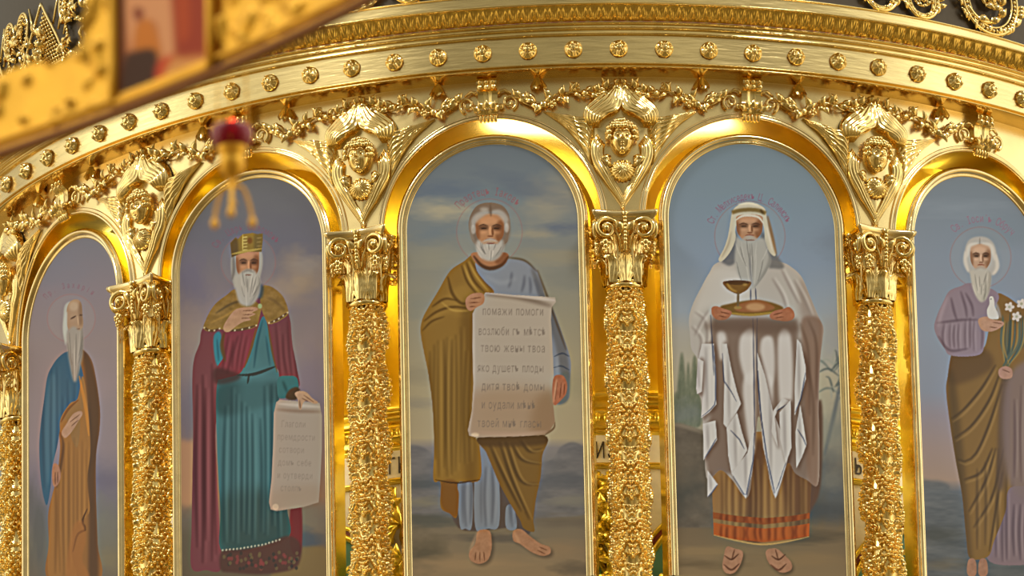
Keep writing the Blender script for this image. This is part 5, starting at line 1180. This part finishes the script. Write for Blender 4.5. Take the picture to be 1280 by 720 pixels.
X = 152 + (Aa - .7998) / (.7435 - .7998) * 116; ytop = 137 + (92 - 137) * (X - 152) / 116; Y = ytop - Zz * 510
x = np.clip((X - PP.x0) * PP.sc, 0, PP.w - 1).astype(int); y = np.clip((Y - PP.y0) * PP.sc, 0, PP.h - 1).astype(int); C = srgb(np.clip(PP.img[y, x] * [1.14, 1.06, .98], 0, 255))
b = MB(); b.grid(hp(Aa, .016, Zz)); o = b.build('picture', M_PAINT, hoop)
ca = o.data.color_attributes.new('paint', 'FLOAT_COLOR', 'POINT'); ca.data.foreach_set('color', np.concatenate([C, np.ones(C.shape[:2] + (1,))], -1).astype(np.float32).ravel())
b = MB()
for q in (.8022, .7412): b.tube(hp(np.full(6, q), .018, np.linspace(.01, .51, 6)), .013, 8)
b.tube(hp(np.linspace(.8022, .7412, 20), .018, .014), .010, 8); b.build('picture_frame', G_FORE, hoop)

# ------------------------------------------------------------------ hanging oil lamp
lx, ly = -.851, -18.12
lamp = empty('hanging_oil_lamp', (lx, ly, 8.23), label='blurred hanging oil lamp with a ruby glass cup in front of the arches', cat='lamp')
z0 = 8.23
b = MB(); b.lathe(cr([(.004, .185), (.034, .186), (.046, .196), (.051, .214), (.050, .234), (.040, .243), (.020, .246), (.004, .246)], 5), 32); b.build('glass_cup', M_RUBY, lamp)
b = MB(); b.ell((0, 0, .247), (.015, .015, .013), nu=14, nv=10); b.build('flame', M_FLAME, lamp)
b = MB(); b.lathe(cr([(.034, .192), (.037, .182), (.030, .160), (.032, .140), (.024, .118), (.010, .104), (.014, .094), (.006, .084), (.004, .05), (.010, .04), (.004, .03), (.001, .02)], 5), 28); b.build('gilt_body', G_FORE, lamp)
for k in range(3):
    an = k * 2 * PI / 3 + .5; t = np.linspace(0, 1, 20); rr = .006 + .050 * np.sin(PI * t * .6); zz = .085 - .085 * t + .02 * np.sin(PI * t * 2)
    b = MB(); b.tube(np.stack([rr * np.cos(an), rr * np.sin(an), zz], -1), .0045, 7); b.ell((rr[-1] * math.cos(an), rr[-1] * math.sin(an), -.002), (.010, .010, .014)); b.build('pendant_arm', G_FORE, lamp)
    b = MB(); P = [(.046 * math.cos(an), .046 * math.sin(an), .205), (.02 * math.cos(an), .02 * math.sin(an), .9), (0, 0, 1.5)]
    for q in range(70):
        f = q / 69; p = np.array(P[0]) * (1 - f) + np.array(P[2]) * f; b.ell(p, (.0035 if q % 2 else .0018, .0018 if q % 2 else .0035, .011), nu=6, nv=5)
    b.build('chain', G_FORE, lamp)

# ------------------------------------------------------------------ light
w = bpy.data.worlds.new('church interior'); scene.world = w; w.use_nodes = True; nt = w.node_tree; N = nt.nodes; Lk = nt.links
bg = N['Background']; tc = N.new('ShaderNodeTexCoord'); sep = N.new('ShaderNodeSeparateXYZ'); Lk.new(tc.outputs['Generated'], sep.inputs[0])
rz = N.new('ShaderNodeValToRGB'); mr = N.new('ShaderNodeMapRange'); mr.inputs['From Min'].default_value = -1; mr.inputs['From Max'].default_value = 1
Lk.new(sep.outputs['Z'], mr.inputs['Value']); Lk.new(mr.outputs[0], rz.inputs['Fac'])
e = rz.color_ramp.elements; e[0].position = 0; e[0].color = (.40, .30, .15, 1); e[1].position = 1; e[1].color = (1.2, 1.15, 1.05, 1)
for p_, c_ in ((.40, (.42, .32, .17, 1)), (.50, (.44, .36, .24, 1)), (.57, (.56, .51, .42, 1)), (.80, (.95, .92, .85, 1))):
    q = e.new(p_); q.color = c_
# bays of pier and window around the nave
at = N.new('ShaderNodeMath'); at.operation = 'ARCTAN2'; Lk.new(sep.outputs['X'], at.inputs[0]); Lk.new(sep.outputs['Y'], at.inputs[1])
ml = N.new('ShaderNodeMath'); ml.operation = 'MULTIPLY'; ml.inputs[1].default_value = 7; Lk.new(at.outputs[0], ml.inputs[0])
sn = N.new('ShaderNodeMath'); sn.operation = 'SINE'; Lk.new(ml.outputs[0], sn.inputs[0])
r1 = N.new('ShaderNodeValToRGB'); r1.color_ramp.elements[0].position = .35; r1.color_ramp.elements[0].color = (.80, .79, .77, 1); r1.color_ramp.elements[1].position = .75; r1.color_ramp.elements[1].color = (1.2, 1.2, 1.2, 1)
m2 = N.new('ShaderNodeMapRange'); m2.inputs['From Min'].default_value = -1; m2.inputs['From Max'].default_value = 1; Lk.new(sn.outputs[0], m2.inputs['Value']); Lk.new(m2.outputs[0], r1.inputs['Fac'])
nz = N.new('ShaderNodeTexNoise'); nz.inputs['Scale'].default_value = 4.5; nz.inputs['Detail'].default_value = 4; Lk.new(tc.outputs['Generated'], nz.inputs['Vector'])
r2 = N.new('ShaderNodeValToRGB'); r2.color_ramp.elements[0].position = .38; r2.color_ramp.elements[0].color = (.62, .60, .56, 1); r2.color_ramp.elements[1].position = .62; r2.color_ramp.elements[1].color = (1.2, 1.2, 1.2, 1); Lk.new(nz.outputs['Fac'], r2.inputs['Fac'])
def mul(a, b_):
    m = N.new('ShaderNodeMix'); m.data_type = 'RGBA'; m.blend_type = 'MULTIPLY'; m.inputs['Factor'].default_value = 1; Lk.new(a, m.inputs['A']); Lk.new(b_, m.inputs['B']); return m.outputs['Result']
# the side aisles are brighter than the nave's end
ax = N.new('ShaderNodeMath'); ax.operation = 'ABSOLUTE'; Lk.new(sep.outputs['X'], ax.inputs[0])
r3 = N.new('ShaderNodeValToRGB'); r3.color_ramp.elements[0].position = .45; r3.color_ramp.elements[0].color = (.62, .62, .57, 1); r3.color_ramp.elements[1].position = .95; r3.color_ramp.elements[1].color = (3.4, 3.6, 3.8, 1); q = r3.color_ramp.elements.new(.80); q.color = (1.45, 1.5, 1.5, 1); Lk.new(ax.outputs[0], r3.inputs['Fac'])
Lk.new(mul(mul(mul(rz.outputs[0], r1.outputs[0]), r2.outputs[0]), r3.outputs[0]), bg.inputs['Color']); bg.inputs['Strength'].default_value = 1.0
def area(name, loc, target, sx, sy, power, col):
    l = bpy.data.lights.new(name, 'AREA'); l.shape = 'RECTANGLE'; l.size = sx; l.size_y = sy; l.energy = power; l.color = col
    o = bpy.data.objects.new(name, l); COLL.objects.link(o); o.location = loc
    o.rotation_euler = (Vector(target) - Vector(loc)).to_track_quat('-Z', 'Y').to_euler(); return o
area('added_daylight', (16, -20, 36), (0, -2, 13.5), 5, 6, 4100, (1, .98, .94))  # unseen daylight panels added high up to brighten paintings and carving
area('added_daylight', (-18, -18, 34), (0, -2, 13.5), 5, 6, 3500, (1, .98, .94))
for k, th in enumerate((-1.0, -.54, -.13, .27, .68, 1.05)):  # unseen fill lights added above the arches to warm the gilded interior
    l = bpy.data.lights.new('added_fill_light', 'POINT'); l.energy = 3.5; l.color = (1, .90, .70); l.shadow_soft_size = .08
    o = bpy.data.objects.new('added_fill_light', l); COLL.objects.link(o); o.location = on_drum(th, 2.52, Z(4.10))
for th in BAY_TH:  # unseen fill lights added behind the icons to brighten the white band
    l = bpy.data.lights.new('added_fill_light', 'POINT'); l.energy = 3.6; l.color = (1, .97, .9); l.shadow_soft_size = .14
    o = bpy.data.objects.new('added_fill_light', l); COLL.objects.link(o); o.location = on_drum(th, 2.68, Z(3.70))

# ------------------------------------------------------------------ camera
cd = bpy.data.cameras.new('camera'); cam = bpy.data.objects.new('camera', cd); COLL.objects.link(cam); scene.camera = cam
Rv = np.array([0.99995957, 0.00899255, 0.]); Uv = np.array([0.00291256, -0.32387229, 0.94609632]); Fv = np.array([-0.00850782, 0.94605807, 0.32388539]); roll = -.02143
R2 = Rv * math.cos(roll) + Uv * math.sin(roll); U2 = -Rv * math.sin(roll) + Uv * math.cos(roll)
M = Matrix(((R2[0], U2[0], -Fv[0], 0), (R2[1], U2[1], -Fv[1], -36.91126), (R2[2], U2[2], -Fv[2], 1.6), (0, 0, 0, 1)))
cam.matrix_world = M
cd.sensor_width = 36; cd.lens = 10150.1 * 36 / 1280; cd.clip_end = 200; cd.clip_start = .5
cd.dof.use_dof = True; cd.dof.focus_distance = 36.2; cd.dof.aperture_fstop = 5.8
vs = scene.view_settings; vs.view_transform = 'Standard'; vs.look = 'None'; vs.gamma = 1; vs.exposure = 0.0; vs.use_curve_mapping = False
scene.cycles.max_bounces = 10; scene.cycles.glossy_bounces = 6; scene.cycles.sample_clamp_indirect = 6
